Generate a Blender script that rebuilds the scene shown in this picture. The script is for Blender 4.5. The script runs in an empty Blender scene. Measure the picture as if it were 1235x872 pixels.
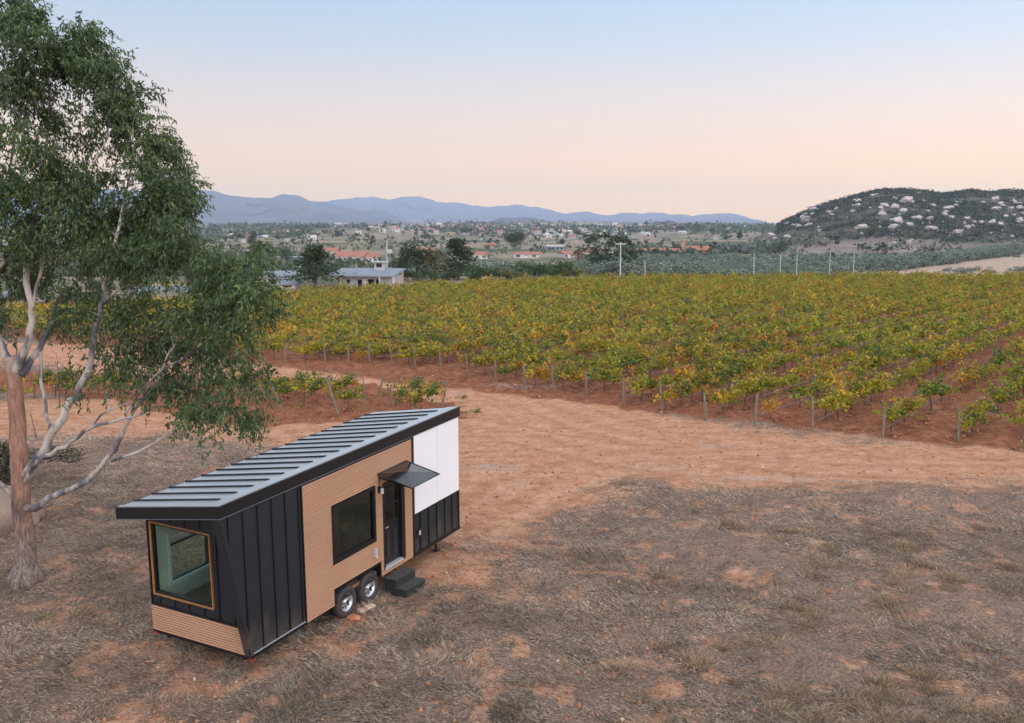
import bpy, math, random
import numpy as np
from mathutils import Vector, Matrix
random.seed(7)
R = np.random.default_rng(11)
scn = bpy.context.scene
col = scn.collection
CAMZ = 8.85
F = 1199.84; CX, CY = 617.5, 436.0
TH = math.atan((436 - 268) / F)
# ------------------------------------------------------------------ noise
def _h(i, j, s):
    n = (i * 374761393 + j * 668265263 + s * 974634777) & 0xffffffff
    n = ((n ^ (n >> 13)) * 1274126177) & 0xffffffff
    return ((n ^ (n >> 16)) & 0xffff) / 65535.0
def vn(x, y, s=0):
    x = np.asarray(x, float); y = np.asarray(y, float)
    i = np.floor(x).astype(np.int64); j = np.floor(y).astype(np.int64)
    u = x - i; v = y - j; u = u * u * (3 - 2 * u); v = v * v * (3 - 2 * v)
    return (_h(i, j, s) * (1 - u) + _h(i + 1, j, s) * u) * (1 - v) + (_h(i, j + 1, s) * (1 - u) + _h(i + 1, j + 1, s) * u) * v
def fbm(x, y, s=0, o=4):
    t = 0; a = .5; n = 0
    for k in range(o):
        t = t + a * vn(x * 2 ** k, y * 2 ** k, s + k * 17); n += a; a *= .5
    return t / n
def sst(a, b, x):
    t = np.clip((x - a) / (b - a), 0, 1); return t * t * (3 - 2 * t)
# ------------------------------------------------------------------ camera rays
fw = np.array([0, math.cos(TH), -math.sin(TH)]); upv = np.array([0, math.sin(TH), math.cos(TH)])
def ray(px, py):
    d = np.array([1, 0, 0]) * (px - CX) / F - upv * (py - CY) / F + fw
    return d / d[1]                       # per metre of depth (world Y)
def at(px, py, Y):                        # the world point seen there at depth Y
    return np.array([0, 0, CAMZ]) + ray(px, py) * Y
def topx(x, y, z):
    p = np.array([x, y, z - CAMZ]); c = p @ fw
    return CX + F * x / c, CY - F * (p @ upv) / c
# ------------------------------------------------------------------ terrain
HILL = [(880, 302), (913, 284), (936, 274), (950, 266), (977, 253), (1000, 245), (1032, 237), (1060, 230.8), (1086, 229.8), (1112, 231.7), (1137, 235), (1166, 231.7), (1200, 231.5), (1235, 231.7), (1300, 234), (1400, 240), (1500, 252), (1650, 275), (1800, 300)]
HA = np.array([ray(p[0], 268)[0] for p in HILL]); HZ = np.array([ray(CX, p[1])[2] * 620 + CAMZ for p in HILL])
def gauss(X, Y, px, D, wx, wy, topy):
    cx = ray(px, 268)[0] * D
    h = CAMZ + 4 + ray(CX, topy)[2] * D
    return h * np.exp(-((X - cx) / (wx * D / F)) ** 2 - ((Y - D) / wy) ** 2)
def H(X, Y):
    X = np.asarray(X, float); Y = np.asarray(Y, float)
    s = np.clip(.0563 * (Y - 17.74), -.5, 3)
    b = .78 - np.log1p(np.exp((.78 - s) * 10)) / 10
    near = 1 - np.exp(-(((X + 2.5) / 6) ** 2 + ((Y - 21.5) / 5.5) ** 2) ** 2)
    z = b + near * (.22 * (fbm(X / 5., Y / 5., 3) - .5) + .10 * (fbm(X / 1.1, Y / 1.1, 5, 3) - .5)) * (1 - sst(120, 180, Y))
    # soil thrown up along the vine rows
    far = sst(330, 900, Y)
    z = z + sst(700, 1600, Y) * 9 * (fbm(X / 240., Y / 240., 21) - .5)
    drop = 5 * (sst(140, 235, Y) - .8 * sst(1200, 3500, Y)); z = z - drop
    A = X / np.maximum(Y, 1)
    hz = np.interp(A, HA, HZ, left=0, right=0)
    t = np.where(Y < 620, sst(400, 620, Y) * .35 + .65 * np.clip((Y - 400) / 220, 0, 1) ** 1.25, 1 - sst(620, 1150, Y))
    rough = (fbm(X / 26., Y / 26., 31) - .5) * 6 * sst(420, 490, Y) * (1 - sst(560, 615, Y) * .75)
    z = z + np.where((Y > 400) & (Y < 1150), (hz + drop) * sst(0, 3, hz) * t + rough * np.clip(hz / 12, 0, 1) * t, 0)
    z = z + gauss(X, Y, 425, 1150, 75, 190, 274) + gauss(X, Y, 462, 980, 25, 70, 273) + gauss(X, Y, 330, 1500, 90, 240, 273.5)
    z = z + gauss(X, Y, 680, 1250, 110, 160, 277) + gauss(X, Y, 640, 2600, 60, 300, 270) + gauss(X, Y, 680, 3000, 75, 360, 269)
    z = z + gauss(X, Y, 800, 1900, 60, 260, 269.5) + gauss(X, Y, 860, 1300, 80, 200, 275) + gauss(X, Y, 540, 2000, 90, 300, 270)
    return z
def ground(px, py, lift=0.0):             # where the line of sight through that spot of the photograph meets the land
    r = ray(px, py)
    Y = np.concatenate([np.arange(9, 200, .05), 200 * 1.0015 ** np.arange(0, 2700)])
    g = CAMZ + r[2] * Y - (H(r[0] * Y, Y) + lift)
    k = np.argmax(g < 0)
    if g[k] >= 0: k = len(Y) - 1
    return np.array([r[0] * Y[k], Y[k], float(H(r[0] * Y[k], Y[k]))])
def G(px, py): return ground(px, py)[:2]
# ------------------------------------------------------------------ materials
def mat(name):
    m = bpy.data.materials.new(name); m.use_nodes = True
    nt = m.node_tree; b = nt.nodes['Principled BSDF']
    return m, nt, b
def N(nt, t, **kw):
    n = nt.nodes.new(t)
    for k, v in kw.items():
        if k.startswith('i_'):
            key = k[2:]
            n.inputs[int(key) if key.isdigit() else key.replace('_', ' ')].default_value = v
        else: setattr(n, k, v)
    return n
def L(nt, a, b): nt.links.new(a, b)
def c4(c): return (c[0], c[1], c[2], 1)
def ramp(nt, fac, stops, interp='LINEAR'):
    r = nt.nodes.new('ShaderNodeValToRGB'); r.color_ramp.interpolation = interp
    e = r.color_ramp.elements
    e[0].position, e[0].color = stops[0][0], c4(stops[0][1])
    e[1].position, e[1].color = stops[-1][0], c4(stops[-1][1])
    for p, c in stops[1:-1]:
        q = e.new(p); q.color = c4(c)
    L(nt, fac, r.inputs[0]); return r.outputs[0]
def noise(nt, scale, detail=4, vec=None, rough=.6, out=0):
    n = N(nt, 'ShaderNodeTexNoise'); n.inputs['Scale'].default_value = scale; n.inputs['Detail'].default_value = detail
    n.inputs['Roughness'].default_value = rough
    if vec is not None: L(nt, vec, n.inputs['Vector'])
    return n.outputs[out]
def objvec(nt, scale=(1, 1, 1), kind='Object'):
    t = N(nt, 'ShaderNodeTexCoord'); m = N(nt, 'ShaderNodeMapping'); m.inputs['Scale'].default_value = scale
    L(nt, t.outputs[kind], m.inputs[0]); return m.outputs[0]
def mix(nt, fac, a, b, mode='MIX'):
    m = N(nt, 'ShaderNodeMix', data_type='RGBA', blend_type=mode)
    for i, v in ((0, fac), (6, a), (7, b)):
        if isinstance(v, (int, float)): m.inputs[i].default_value = v
        elif isinstance(v, tuple): m.inputs[i].default_value = c4(v)
        else: L(nt, v, m.inputs[i])
    return m.outputs[2]
def math_(nt, op, a, b=0.0, clamp=False):
    m = N(nt, 'ShaderNodeMath', operation=op, use_clamp=clamp)
    for i, v in ((0, a), (1, b)):
        if isinstance(v, (int, float)): m.inputs[i].default_value = v
        else: L(nt, v, m.inputs[i])
    return m.outputs[0]
def bump(nt, b, h, strength=.4, dist=.02):
    n = N(nt, 'ShaderNodeBump'); n.inputs['Strength'].default_value = strength; n.inputs['Distance'].default_value = dist
    L(nt, h, n.inputs['Height']); L(nt, n.outputs[0], b.inputs['Normal'])
def plain(name, c, rough=.6, metal=0.0, var=.25, scale=6, spec=.5, bmp=0.0):
    m, nt, b = mat(name)
    v = noise(nt, scale, 5, objvec(nt))
    f = ramp(nt, v, [(.3, tuple(x * (1 - var) for x in c)), (.7, tuple(min(1, x * (1 + var)) for x in c))])
    L(nt, f, b.inputs['Base Color']); b.inputs['Roughness'].default_value = rough; b.inputs['Metallic'].default_value = metal
    b.inputs['Specular IOR Level'].default_value = spec
    if bmp: bump(nt, b, noise(nt, scale * 6, 4, objvec(nt)), bmp, .01)
    return m
def leafmat(name, attr='Col', trans=.3, rough=.55, tint=(1, 1, 1), spec=.3):
    m, nt, b = mat(name)
    a = N(nt, 'ShaderNodeAttribute', attribute_name=attr)
    c = mix(nt, 1.0, a.outputs['Color'], tint, 'MULTIPLY')
    L(nt, c, b.inputs['Base Color']); b.inputs['Roughness'].default_value = rough; b.inputs['Specular IOR Level'].default_value = spec
    t = N(nt, 'ShaderNodeBsdfTranslucent'); L(nt, c, t.inputs[0])
    x = N(nt, 'ShaderNodeMixShader'); x.inputs[0].default_value = trans
    L(nt, b.outputs[0], x.inputs[1]); L(nt, t.outputs[0], x.inputs[2]); L(nt, x.outputs[0], nt.nodes['Material Output'].inputs[0])
    return m
def glassmat(name, tint, f0=.06, rough=.02):
    m, nt, b = mat(name); nt.nodes.remove(b)
    t = N(nt, 'ShaderNodeBsdfTransparent'); t.inputs[0].default_value = c4(tint)
    g = N(nt, 'ShaderNodeBsdfGlossy'); g.inputs['Roughness'].default_value = rough; g.inputs[0].default_value = (.9, .95, 1, 1)
    lw = N(nt, 'ShaderNodeLayerWeight'); lw.inputs[0].default_value = .5
    k = math_(nt, 'ADD', math_(nt, 'POWER', lw.outputs['Facing'], 4.0), f0, True)
    x = N(nt, 'ShaderNodeMixShader'); L(nt, k, x.inputs[0]); L(nt, t.outputs[0], x.inputs[1]); L(nt, g.outputs[0], x.inputs[2])
    L(nt, x.outputs[0], nt.nodes['Material Output'].inputs[0]); return m
M = {}
M['black_metal'] = plain('black_metal', (.013, .0165, .022), .5, .0, .12, 2)
M['black_trim'] = plain('black_trim', (.006, .0065, .0075), .42, .0, .1, 2)
def wavy(m_, sc=1.6, st=.25):
    nt = m_.node_tree; bump(nt, nt.nodes['Principled BSDF'], noise(nt, sc, 2, objvec(nt)), st, .03)
M['roof_metal'] = plain('roof_metal', (.50, .54, .56), .36, .5, .08, 1.3)
M['rib_metal'] = plain('rib_metal', (.008, .009, .012), .5, 0, .1, 2)
def dusty(m_, top=.22):
    nt = m_.node_tree; b_ = nt.nodes['Principled BSDF']; src = b_.inputs['Base Color'].links[0].from_socket
    sz = N(nt, 'ShaderNodeSeparateXYZ'); L(nt, N(nt, 'ShaderNodeTexCoord').outputs['Object'], sz.inputs[0])
    k = math_(nt, 'SUBTRACT', math_(nt, 'MULTIPLY', noise(nt, 3, 6, objvec(nt, (1, 1, .35)), .7), 1.0), math_(nt, 'MULTIPLY', sz.outputs[2], .35))
    L(nt, mix(nt, ramp(nt, k, [(.30, (0, 0, 0)), (.62, (top, top, top))]), src, (.34, .21, .14)), b_.inputs['Base Color'])
dusty(M['black_metal']); wavy(M['black_metal']); wavy(M['roof_metal'], 2.2, .3)
M['white_panel'] = plain('white_panel', (.80, .80, .82), .5, 0, .02, 1)
M['dark_backing'] = plain('dark_backing', (.02, .011, .007), .8)
M['interior_wall'] = plain('interior_wall', (.50, .54, .48), .8, 0, .03)
M['ceiling_board'] = plain('ceiling_board', (.5, .5, .45), .8, 0, .03)
M['floor_wood'] = plain('floor_wood', (.22, .13, .07), .5, 0, .3, 3)
M['frame_wood'] = plain('frame_wood', (.36, .165, .06), .45, 0, .2, 10)
M['rubber'] = plain('rubber', (.028, .028, .03), .75, 0, .2, 20)
dusty(M['rubber'], .10)
M['rim'] = plain('rim', (.55, .56, .58), .35, .6, .1, 10)
M['silver'] = plain('silver', (.6, .62, .66), .4, .4, .1, 10)
M['drip_grey'] = plain('drip_grey', (.13, .16, .2), .5, .2, .1, 3)
M['red_lens'] = plain('red_lens', (.5, .02, .02), .3)
M['step_grey'] = plain('step_grey', (.018, .019, .02), .7, 0, .35, 18, bmp=.3)
M['grip'] = plain('grip', (.05, .05, .048), .9, 0, .3, 30)
M['pale_wood'] = plain('pale_wood', (.62, .45, .32), .8, 0, .2, 12)
M['red_rock'] = plain('red_rock', (.42, .17, .08), .9, 0, .35, 9, bmp=.6)
M['pane'] = glassmat('pane', (.82, .9, .87), .02)
M['dark_pane'] = glassmat('dark_pane', (.48, .5, .46), .05)
M['canopy_sheet'] = glassmat('canopy_sheet', (.16, .17, .19), .07, .12)
M['cushion'] = plain('cushion', (.10, .085, .06), .9, 0, .2)
M['cabinet'] = plain('cabinet', (.55, .6, .58), .6, 0, .03)
def slatmat():
    m, nt, b = mat('wood_slat')
    v = objvec(nt, (.35, .35, 33.3)); n1 = noise(nt, 1.0, 3, v)
    n2 = noise(nt, .8, 3, objvec(nt))
    k = math_(nt, 'ADD', math_(nt, 'MULTIPLY', n1, .6), math_(nt, 'MULTIPLY', n2, .4))
    L(nt, ramp(nt, k, [(.35, (.43, .235, .135)), (.5, (.49, .275, .165)), (.68, (.54, .315, .195))]), b.inputs['Base Color'])
    b.inputs['Roughness'].default_value = .65; return m
M['wood_slat'] = slatmat()
# ------------------------------------------------------------------ mesh building
def link(o, parent=None):
    col.objects.link(o)
    if parent is not None: o.parent = parent
    return o
def tag(o, label=None, cat=None, group=None, kind=None):
    if label: o['label'] = label
    if cat: o['category'] = cat
    if group: o['group'] = group
    if kind: o['kind'] = kind
    return o
def empty(name, loc=(0, 0, 0), rz=0, **kw):
    o = bpy.data.objects.new(name, None); o.location = loc; o.rotation_euler = (0, 0, rz); o.empty_display_size = .2
    link(o); return tag(o, **kw)
class MB:
    def __init__(s): s.v = []; s.f = []; s.smooth = False
    def box(s, x0, x1, y0, y1, z0, z1):
        b = len(s.v)
        s.v += [(x, y, z) for x in (x0, x1) for y in (y0, y1) for z in (z0, z1)]
        for q in ((0, 1, 3, 2), (4, 6, 7, 5), (0, 4, 5, 1), (2, 3, 7, 6), (0, 2, 6, 4), (1, 5, 7, 3)): s.f.append(tuple(b + i for i in q))
        return s
    def hexa(s, p):                      # eight corners: bottom four, top four, both in the same turn
        b = len(s.v); s.v += [tuple(q) for q in p]
        for q in ((3, 2, 1, 0), (4, 5, 6, 7), (0, 1, 5, 4), (1, 2, 6, 5), (2, 3, 7, 6), (3, 0, 4, 7)): s.f.append(tuple(b + i for i in q))
        return s
    def tube(s, pts, rad, n=8, caps=True):
        pts = [Vector(p) for p in pts]
        if not hasattr(rad, '__len__'): rad = [rad] * len(pts)
        b = len(s.v); ref = None
        for i, p in enumerate(pts):
            d = (pts[min(i + 1, len(pts) - 1)] - pts[max(i - 1, 0)]).normalized()
            if ref is None: ref = d.orthogonal().normalized()
            u = (ref - d * ref.dot(d)); u = u.normalized() if u.length > 1e-6 else d.orthogonal().normalized(); ref = u
            w = d.cross(u)
            for k in range(n):
                a = 2 * math.pi * k / n
                s.v.append(tuple(p + (u * math.cos(a) + w * math.sin(a)) * rad[i]))
        for i in range(len(pts) - 1):
            for k in range(n):
                k2 = (k + 1) % n
                s.f.append((b + i * n + k, b + i * n + k2, b + (i + 1) * n + k2, b + (i + 1) * n + k))
        if caps:
            s.f.append(tuple(b + k for k in range(n))[::-1]); s.f.append(tuple(b + (len(pts) - 1) * n + k for k in range(n)))
        return s
    def lathe(s, prof, c, axis, n=28):   # profile of (radius, offset along the axis)
        b = len(s.v); ax = Vector(axis).normalized(); u = ax.orthogonal().normalized(); w = ax.cross(u); c = Vector(c)
        for r, h in prof:
            for k in range(n):
                a = 2 * math.pi * k / n
                s.v.append(tuple(c + ax * h + (u * math.cos(a) + w * math.sin(a)) * r))
        for i in range(len(prof) - 1):
            for k in range(n):
                k2 = (k + 1) % n
                s.f.append((b + i * n + k, b + i * n + k2, b + (i + 1) * n + k2, b + (i + 1) * n + k))
        return s
    def panel(s, a0, a1, z0, z1, holes, t0, t1, axis='x'):
        # a wall with openings: along x (thickness in y) or along y (thickness in x)
        As = sorted({a0, a1, *[h[0] for h in holes], *[h[1] for h in holes]}); Zs = sorted({z0, z1, *[h[2] for h in holes], *[h[3] for h in holes]})
        As = [a for a in As if a0 <= a <= a1]; Zs = [z for z in Zs if z0 <= z <= z1]
        solid = lambda i, j: 0 <= i < len(As) - 1 and 0 <= j < len(Zs) - 1 and not any(h[0] <= As[i] and As[i + 1] <= h[1] and h[2] <= Zs[j] and Zs[j + 1] <= h[3] for h in holes)
        P = (lambda a, t, z: (a, t, z)) if axis == 'x' else (lambda a, t, z: (t, a, z))
        def quad(*p): b = len(s.v); s.v.extend(p); s.f.append((b, b + 1, b + 2, b + 3))
        for i in range(len(As) - 1):
            for j in range(len(Zs) - 1):
                if not solid(i, j): continue
                a, a_, z, z_ = As[i], As[i + 1], Zs[j], Zs[j + 1]
                quad(P(a, t0, z), P(a_, t0, z), P(a_, t0, z_), P(a, t0, z_)); quad(P(a, t1, z), P(a, t1, z_), P(a_, t1, z_), P(a_, t1, z))
                if not solid(i - 1, j): quad(P(a, t0, z), P(a, t0, z_), P(a, t1, z_), P(a, t1, z))
                if not solid(i + 1, j): quad(P(a_, t0, z), P(a_, t1, z), P(a_, t1, z_), P(a_, t0, z_))
                if not solid(i, j - 1): quad(P(a, t0, z), P(a, t1, z), P(a_, t1, z), P(a_, t0, z))
                if not solid(i, j + 1): quad(P(a, t0, z_), P(a_, t0, z_), P(a_, t1, z_), P(a, t1, z_))
        return s
    def build(s, name, m, parent=None, smooth=False):
        me = bpy.data.meshes.new(name); me.from_pydata([tuple(map(float, v)) for v in s.v], [], s.f); me.update()
        if smooth: me.polygons.foreach_set('use_smooth', [True] * len(me.polygons))
        me.materials.append(m)
        return link(bpy.data.objects.new(name, me), parent)
def npmesh(name, V, Fq, m, colr=None, smooth=False, tris=False):
    # fast mesh from arrays; Fq (n,4) or (n,3); colr one colour per face or per vertex
    V = np.asarray(V, np.float32); Fq = np.asarray(Fq, np.int32); k = Fq.shape[1]
    me = bpy.data.meshes.new(name)
    me.vertices.add(len(V)); me.vertices.foreach_set('co', V.ravel())
    me.loops.add(Fq.size); me.loops.foreach_set('vertex_index', Fq.ravel())
    me.polygons.add(len(Fq)); me.polygons.foreach_set('loop_start', np.arange(0, Fq.size, k, dtype=np.int32))
    me.polygons.foreach_set('loop_total', np.full(len(Fq), k, np.int32))
    if smooth: me.polygons.foreach_set('use_smooth', np.ones(len(Fq), bool))
    me.update(calc_edges=True)
    if colr is not None:
        colr = np.asarray(colr, np.float32)
        dom = 'FACE' if (len(colr) == len(Fq) and len(colr) != len(V)) else 'POINT'
        a = me.attributes.new('Col', 'FLOAT_COLOR', dom)
        c = np.ones((len(colr), 4), np.float32); c[:, :3] = colr; a.data.foreach_set('color', c.ravel())
    me.materials.append(m)
    return me
def addattr(me, name, vals):
    a = me.attributes.new(name, 'FLOAT', 'POINT'); a.data.foreach_set('value', np.asarray(vals, np.float32))
def leafquads(P, D, Ln, Wd, rng, curl=.0):
    # diamond leaves: base P, direction D (unit), length, width -> verts, quads
    n = len(P); r = rng.normal(size=(n, 3)); S = np.cross(D, r); S /= np.linalg.norm(S, axis=1, keepdims=True) + 1e-9
    Ln = np.broadcast_to(Ln, (n,))[:, None]; Wd = np.broadcast_to(Wd, (n,))[:, None]
    mid = P + D * Ln * .42; Nn = np.cross(D, S)
    V = np.stack([P, mid - S * Wd / 2 + Nn * Ln * curl, P + D * Ln, mid + S * Wd / 2 + Nn * Ln * curl], 1).reshape(-1, 3)
    return V, np.arange(4 * n).reshape(n, 4)
def unit(a): return a / (np.linalg.norm(a, axis=-1, keepdims=True) + 1e-9)
def pal(cols, w, n, rng, var=.2):
    cols = np.array(cols, float); k = rng.choice(len(cols), n, p=np.array(w) / sum(w))
    return cols[k] * (1 + rng.uniform(-var, var, (n, 1))) 
# ------------------------------------------------------------------ land masks
def inpoly(X, Y, poly):
    c = np.zeros(X.shape, bool); n = len(poly)
    for i in range(n):
        x1, y1 = poly[i]; x2, y2 = poly[(i + 1) % n]
        if y1 == y2: continue
        k = ((y1 > Y) != (y2 > Y)) & (X < (x2 - x1) * (Y - y1) / (y2 - y1) + x1)
        c ^= k
    return c
def segd(X, Y, pts):
    d = np.full(X.shape, 1e9)
    for (x1, y1), (x2, y2) in zip(pts[:-1], pts[1:]):
        dx, dy = x2 - x1, y2 - y1; t = np.clip(((X - x1) * dx + (Y - y1) * dy) / (dx * dx + dy * dy), 0, 1)
        d = np.minimum(d, np.hypot(X - x1 - t * dx, Y - y1 - t * dy))
    return d
def polymask(X, Y, poly, soft):          # 1 inside, falling to 0 over soft metres outside
    d = segd(X, Y, list(poly) + [poly[0]]); i = inpoly(X, Y, poly)
    sd = np.where(i, -d, d); return 1 - sst(-soft, soft, sd)
PV0 = G(1155, 533); U = G(344, 440) - PV0; U = U / np.hypot(*U); Vd = np.array([.60, .80])   # vineyard: edge direction, row direction
BARE = [G(*p) for p in [(-500, 500), (-200, 490), (0, 484), (130, 482), (300, 480), (330, 478), (200, 460), (-100, 425), (-100, 412), (150, 415), (330, 428), (440, 438), (560, 452), (640, 466), (760, 492), (900, 516), (1060, 532), (1235, 538), (1500, 550), (1500, 596), (1235, 586), (1000, 589), (850, 580), (755, 586), (708, 606), (655, 634), (610, 668), (575, 700), (500, 715), (440, 640), (400, 560), (300, 535), (200, 525), (0, 527), (-200, 530), (-500, 545)]]
RUTS = [[G(*p) for p in q] for q in ([(1500, 575), (1235, 566), (1000, 562), (850, 548), (730, 515), (650, 484), (560, 463), (430, 448), (330, 440), (150, 430), (-60, 420)], [(1500, 583), (1235, 575), (1000, 573), (820, 562), (700, 540), (610, 520), (540, 512), (330, 522), (200, 512), (0, 505), (-300, 515)], [(900, 553), (740, 560), (640, 590), (570, 640)])]
TRACKS = [([G(*p) for p in [(310, 790), (240, 820), (120, 880)]], .75), ([G(*p) for p in [(420, 810), (340, 835), (300, 872)]], .35), ([G(*p) for p in [(620, 790), (600, 850), (540, 900)]], .3),
          ([G(*p) for p in [(400, 790), (520, 740), (600, 690)]], .3), ([G(*p) for p in [(555, 660), (500, 720), (420, 760), (300, 800)]], .6), ([G(*p) for p in [(60, 700), (120, 690)]], .4)]
VINEFAR = [(330, 349), (500, 340), (620, 335), (800, 330), (1235, 328)]
PLOT2 = [G(*p) for p in [(-60, 470), (60, 478), (230, 503), (330, 518), (470, 512), (570, 508), (562, 490), (520, 478), (430, 464), (330, 457), (100, 452), (-60, 446)]]
def vuv(X, Y):
    dx, dy = X - PV0[0], Y - PV0[1]; det = U[0] * Vd[1] - U[1] * Vd[0]
    return (dx * Vd[1] - dy * Vd[0]) / det, (U[0] * dy - U[1] * dx) / det   # along the edge, along the row
FARX = [(-200, 66), (-60, 88), (-25, 106), (-11, 119), (0, 128), (21, 137), (72, 141), (200, 150)]
def masks(X, Y):
    wob = (fbm(X / 1.8, Y / 1.8, 41) - .5) * 2.2 + (fbm(X / .5, Y / .5, 42, 3) - .5) * .9
    X2, Y2 = X + wob, Y + (fbm(X / 1.8 + 50, Y / 1.8, 43) - .5) * 2.6
    bare = polymask(X2, Y2, BARE, 4.2); bare = bare * .55 + .45 * sst(.4, .95, bare * .75 + .6 * fbm(X / .35, Y / .2, 67, 5))
    for pts, w in TRACKS: bare = np.maximum(bare, .62 * (1 - sst(w * .5, w * 1.9, segd(X2 * .8 + X * .2, Y2 * .8 + Y * .2, pts))) * sst(.25, .65, fbm(X / .5, Y / .5, 47, 5)))
    br = sst(.3, .6, fbm(X / .22, Y / .22, 66, 3)); bare = np.maximum(bare, (.2 + .4 * br) * sst(.58, .78, fbm(X / 1.5 + 9, Y / 1.5, 61, 5)) * (Y < 40))
    bare = np.maximum(bare, .5 * sst(.56, .70, fbm(X / .5 + 3, Y / .5, 62, 5)) * (Y < 40))
    a, b = vuv(X, Y)
    red = sst(-2.0, .2, b + wob * .45 + 1.3 * (fbm(X / .7, Y / .7, 45, 4) - .5)) * sst(-400, -399, a)
    red = np.maximum(red, polymask(X2, Y2, PLOT2, .6))
    fy = np.interp(X, [p[0] for p in FARX], [p[1] for p in FARX]) + 6
    red = red * (1 - sst(0, 4, Y - fy)); bare = bare * (1 - sst(0, 4, Y - fy))
    return bare, red, fy
M['soil'] = None
def groundmat():
    m, nt, b = mat('ground_soil_and_litter')
    at_ = lambda n: N(nt, 'ShaderNodeAttribute', attribute_name=n).outputs['Fac']
    P = N(nt, 'ShaderNodeNewGeometry').outputs['Position']
    n_f = noise(nt, 14, 6, P, .7); n_m = noise(nt, 2.2, 6, P, .65); n_l = noise(nt, .35, 5, P); n_vf = noise(nt, 48, 4, P, .75); n_mf = noise(nt, 6.5, 6, P, .75)
    # streaks along the road
    mp = N(nt, 'ShaderNodeMapping'); mp.inputs['Scale'].default_value = (.35, 2.6, 1); mp.inputs['Rotation'].default_value = (0, 0, .12); L(nt, P, mp.inputs[0])
    n_s = noise(nt, 1.2, 6, mp.outputs[0], .65)
    bareC = ramp(nt, math_(nt, 'ADD', math_(nt, 'MULTIPLY', n_m, .68), math_(nt, 'MULTIPLY', n_s, .32)), [(.3, (.40, .185, .09)), (.45, (.54, .28, .155)), (.58, (.64, .375, .24)), (.75, (.70, .46, .33))])
    bareC = mix(nt, .55, bareC, ramp(nt, n_f, [(.3, (.5, .45, .42)), (.7, (1.2, 1.17, 1.15))]), 'MULTIPLY')
    bareC = mix(nt, .8, bareC, ramp(nt, n_mf, [(.36, (.66, .58, .54)), (.5, (1.02, 1, 1)), (.66, (1.14, 1.16, 1.18))]), 'MULTIPLY')
    bareC = mix(nt, ramp(nt, n_vf, [(.58, (0, 0, 0)), (.68, (.55, .55, .55))]), bareC, (.22, .10, .055))
    redC = ramp(nt, n_m, [(.3, (.17, .062, .032)), (.5, (.30, .12, .06)), (.72, (.44, .20, .11))])
    redC = mix(nt, .7, redC, ramp(nt, n_f, [(.35, (.42, .38, .36)), (.62, (1.2, 1.17, 1.15))]), 'MULTIPLY')
    lit = ramp(nt, n_f, [(.3, (.085, .062, .047)), (.5, (.225, .168, .127)), (.7, (.40, .315, .245))])
    lit = mix(nt, .85, lit, ramp(nt, n_vf, [(.36, (.45, .42, .42)), (.5, (1, 1, 1)), (.64, (1.6, 1.55, 1.5))]), 'MULTIPLY')
    lit = mix(nt, .75, lit, ramp(nt, n_m, [(.3, (.6, .56, .56)), (.5, (.95, .92, .92)), (.7, (1.25, 1.15, 1.08))]), 'MULTIPLY')
    lit = mix(nt, .6, lit, ramp(nt, n_l, [(.35, (.72, .72, .75)), (.65, (1.25, 1.18, 1.1))]), 'MULTIPLY')
    lit = mix(nt, math_(nt, 'MULTIPLY', ramp(nt, noise(nt, 3.1, 4, P), [(.52, (0, 0, 0)), (.66, (1, 1, 1))]), .5), lit, (.33, .185, .12))
    f1 = math_(nt, 'ADD', at_('bare'), math_(nt, 'MULTIPLY', math_(nt, 'SUBTRACT', n_f, .5), .5))
    f1 = ramp(nt, f1, [(.3, (0, 0, 0)), (.65, (1, 1, 1))])
    c = mix(nt, f1, lit, bareC)
    f2 = ramp(nt, math_(nt, 'ADD', at_('red'), math_(nt, 'MULTIPLY', math_(nt, 'SUBTRACT', n_m, .5), .6)), [(.35, (0, 0, 0)), (.6, (1, 1, 1))])
    c = mix(nt, f2, c, redC)
    rt = at_('rut'); rk = math_(nt, 'MULTIPLY', rt, math_(nt, 'ADD', .35, n_m)); c = mix(nt, math_(nt, 'MULTIPLY', rk, .26, True), c, (.66, .44, .31))
    c = mix(nt, math_(nt, 'MULTIPLY', at_('berm'), .28), c, (.30, .135, .075))
    c = mix(nt, math_(nt, 'MULTIPLY', at_('ash'), .55), c, ramp(nt, n_f, [(.35, (.20, .165, .15)), (.55, (.50, .44, .40))]))
    # beyond the vineyard
    n_k = noise(nt, .012, 6, P, .65); n_k2 = noise(nt, .05, 5, P, .7)
    valley = ramp(nt, math_(nt, 'ADD', math_(nt, 'MULTIPLY', n_k, .65), math_(nt, 'MULTIPLY', n_k2, .35)), [(.36, (.06, .075, .045)), (.45, (.12, .13, .075)), (.51, (.25, .21, .14)), (.58, (.33, .24, .18)), (.66, (.15, .15, .09))])
    c = mix(nt, at_('valley'), c, valley)
    scrub = ramp(nt, noise(nt, .09, 7, P, .75), [(.4, (.04, .05, .036)), (.52, (.08, .08, .058)), (.66, (.18, .145, .115))])
    terr = ramp(nt, noise(nt, .03, 5, P), [(.4, (.19, .15, .125)), (.6, (.28, .225, .185))])
    hillc = mix(nt, at_('scrub'), terr, scrub)
    c = mix(nt, at_('hill'), c, hillc)
    c = mix(nt, at_('field'), c, ramp(nt, n_l, [(.3, (.38, .28, .20)), (.7, (.46, .35, .255))]))
    L(nt, c, b.inputs['Base Color']); b.inputs['Roughness'].default_value = .95; b.inputs['Specular IOR Level'].default_value = .15
    h = math_(nt, 'ADD', math_(nt, 'MULTIPLY', n_m, .5), math_(nt, 'ADD', math_(nt, 'MULTIPLY', n_f, .5), math_(nt, 'MULTIPLY', n_vf, .15)))
    bump(nt, b, h, .9, .16)
    return m
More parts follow.
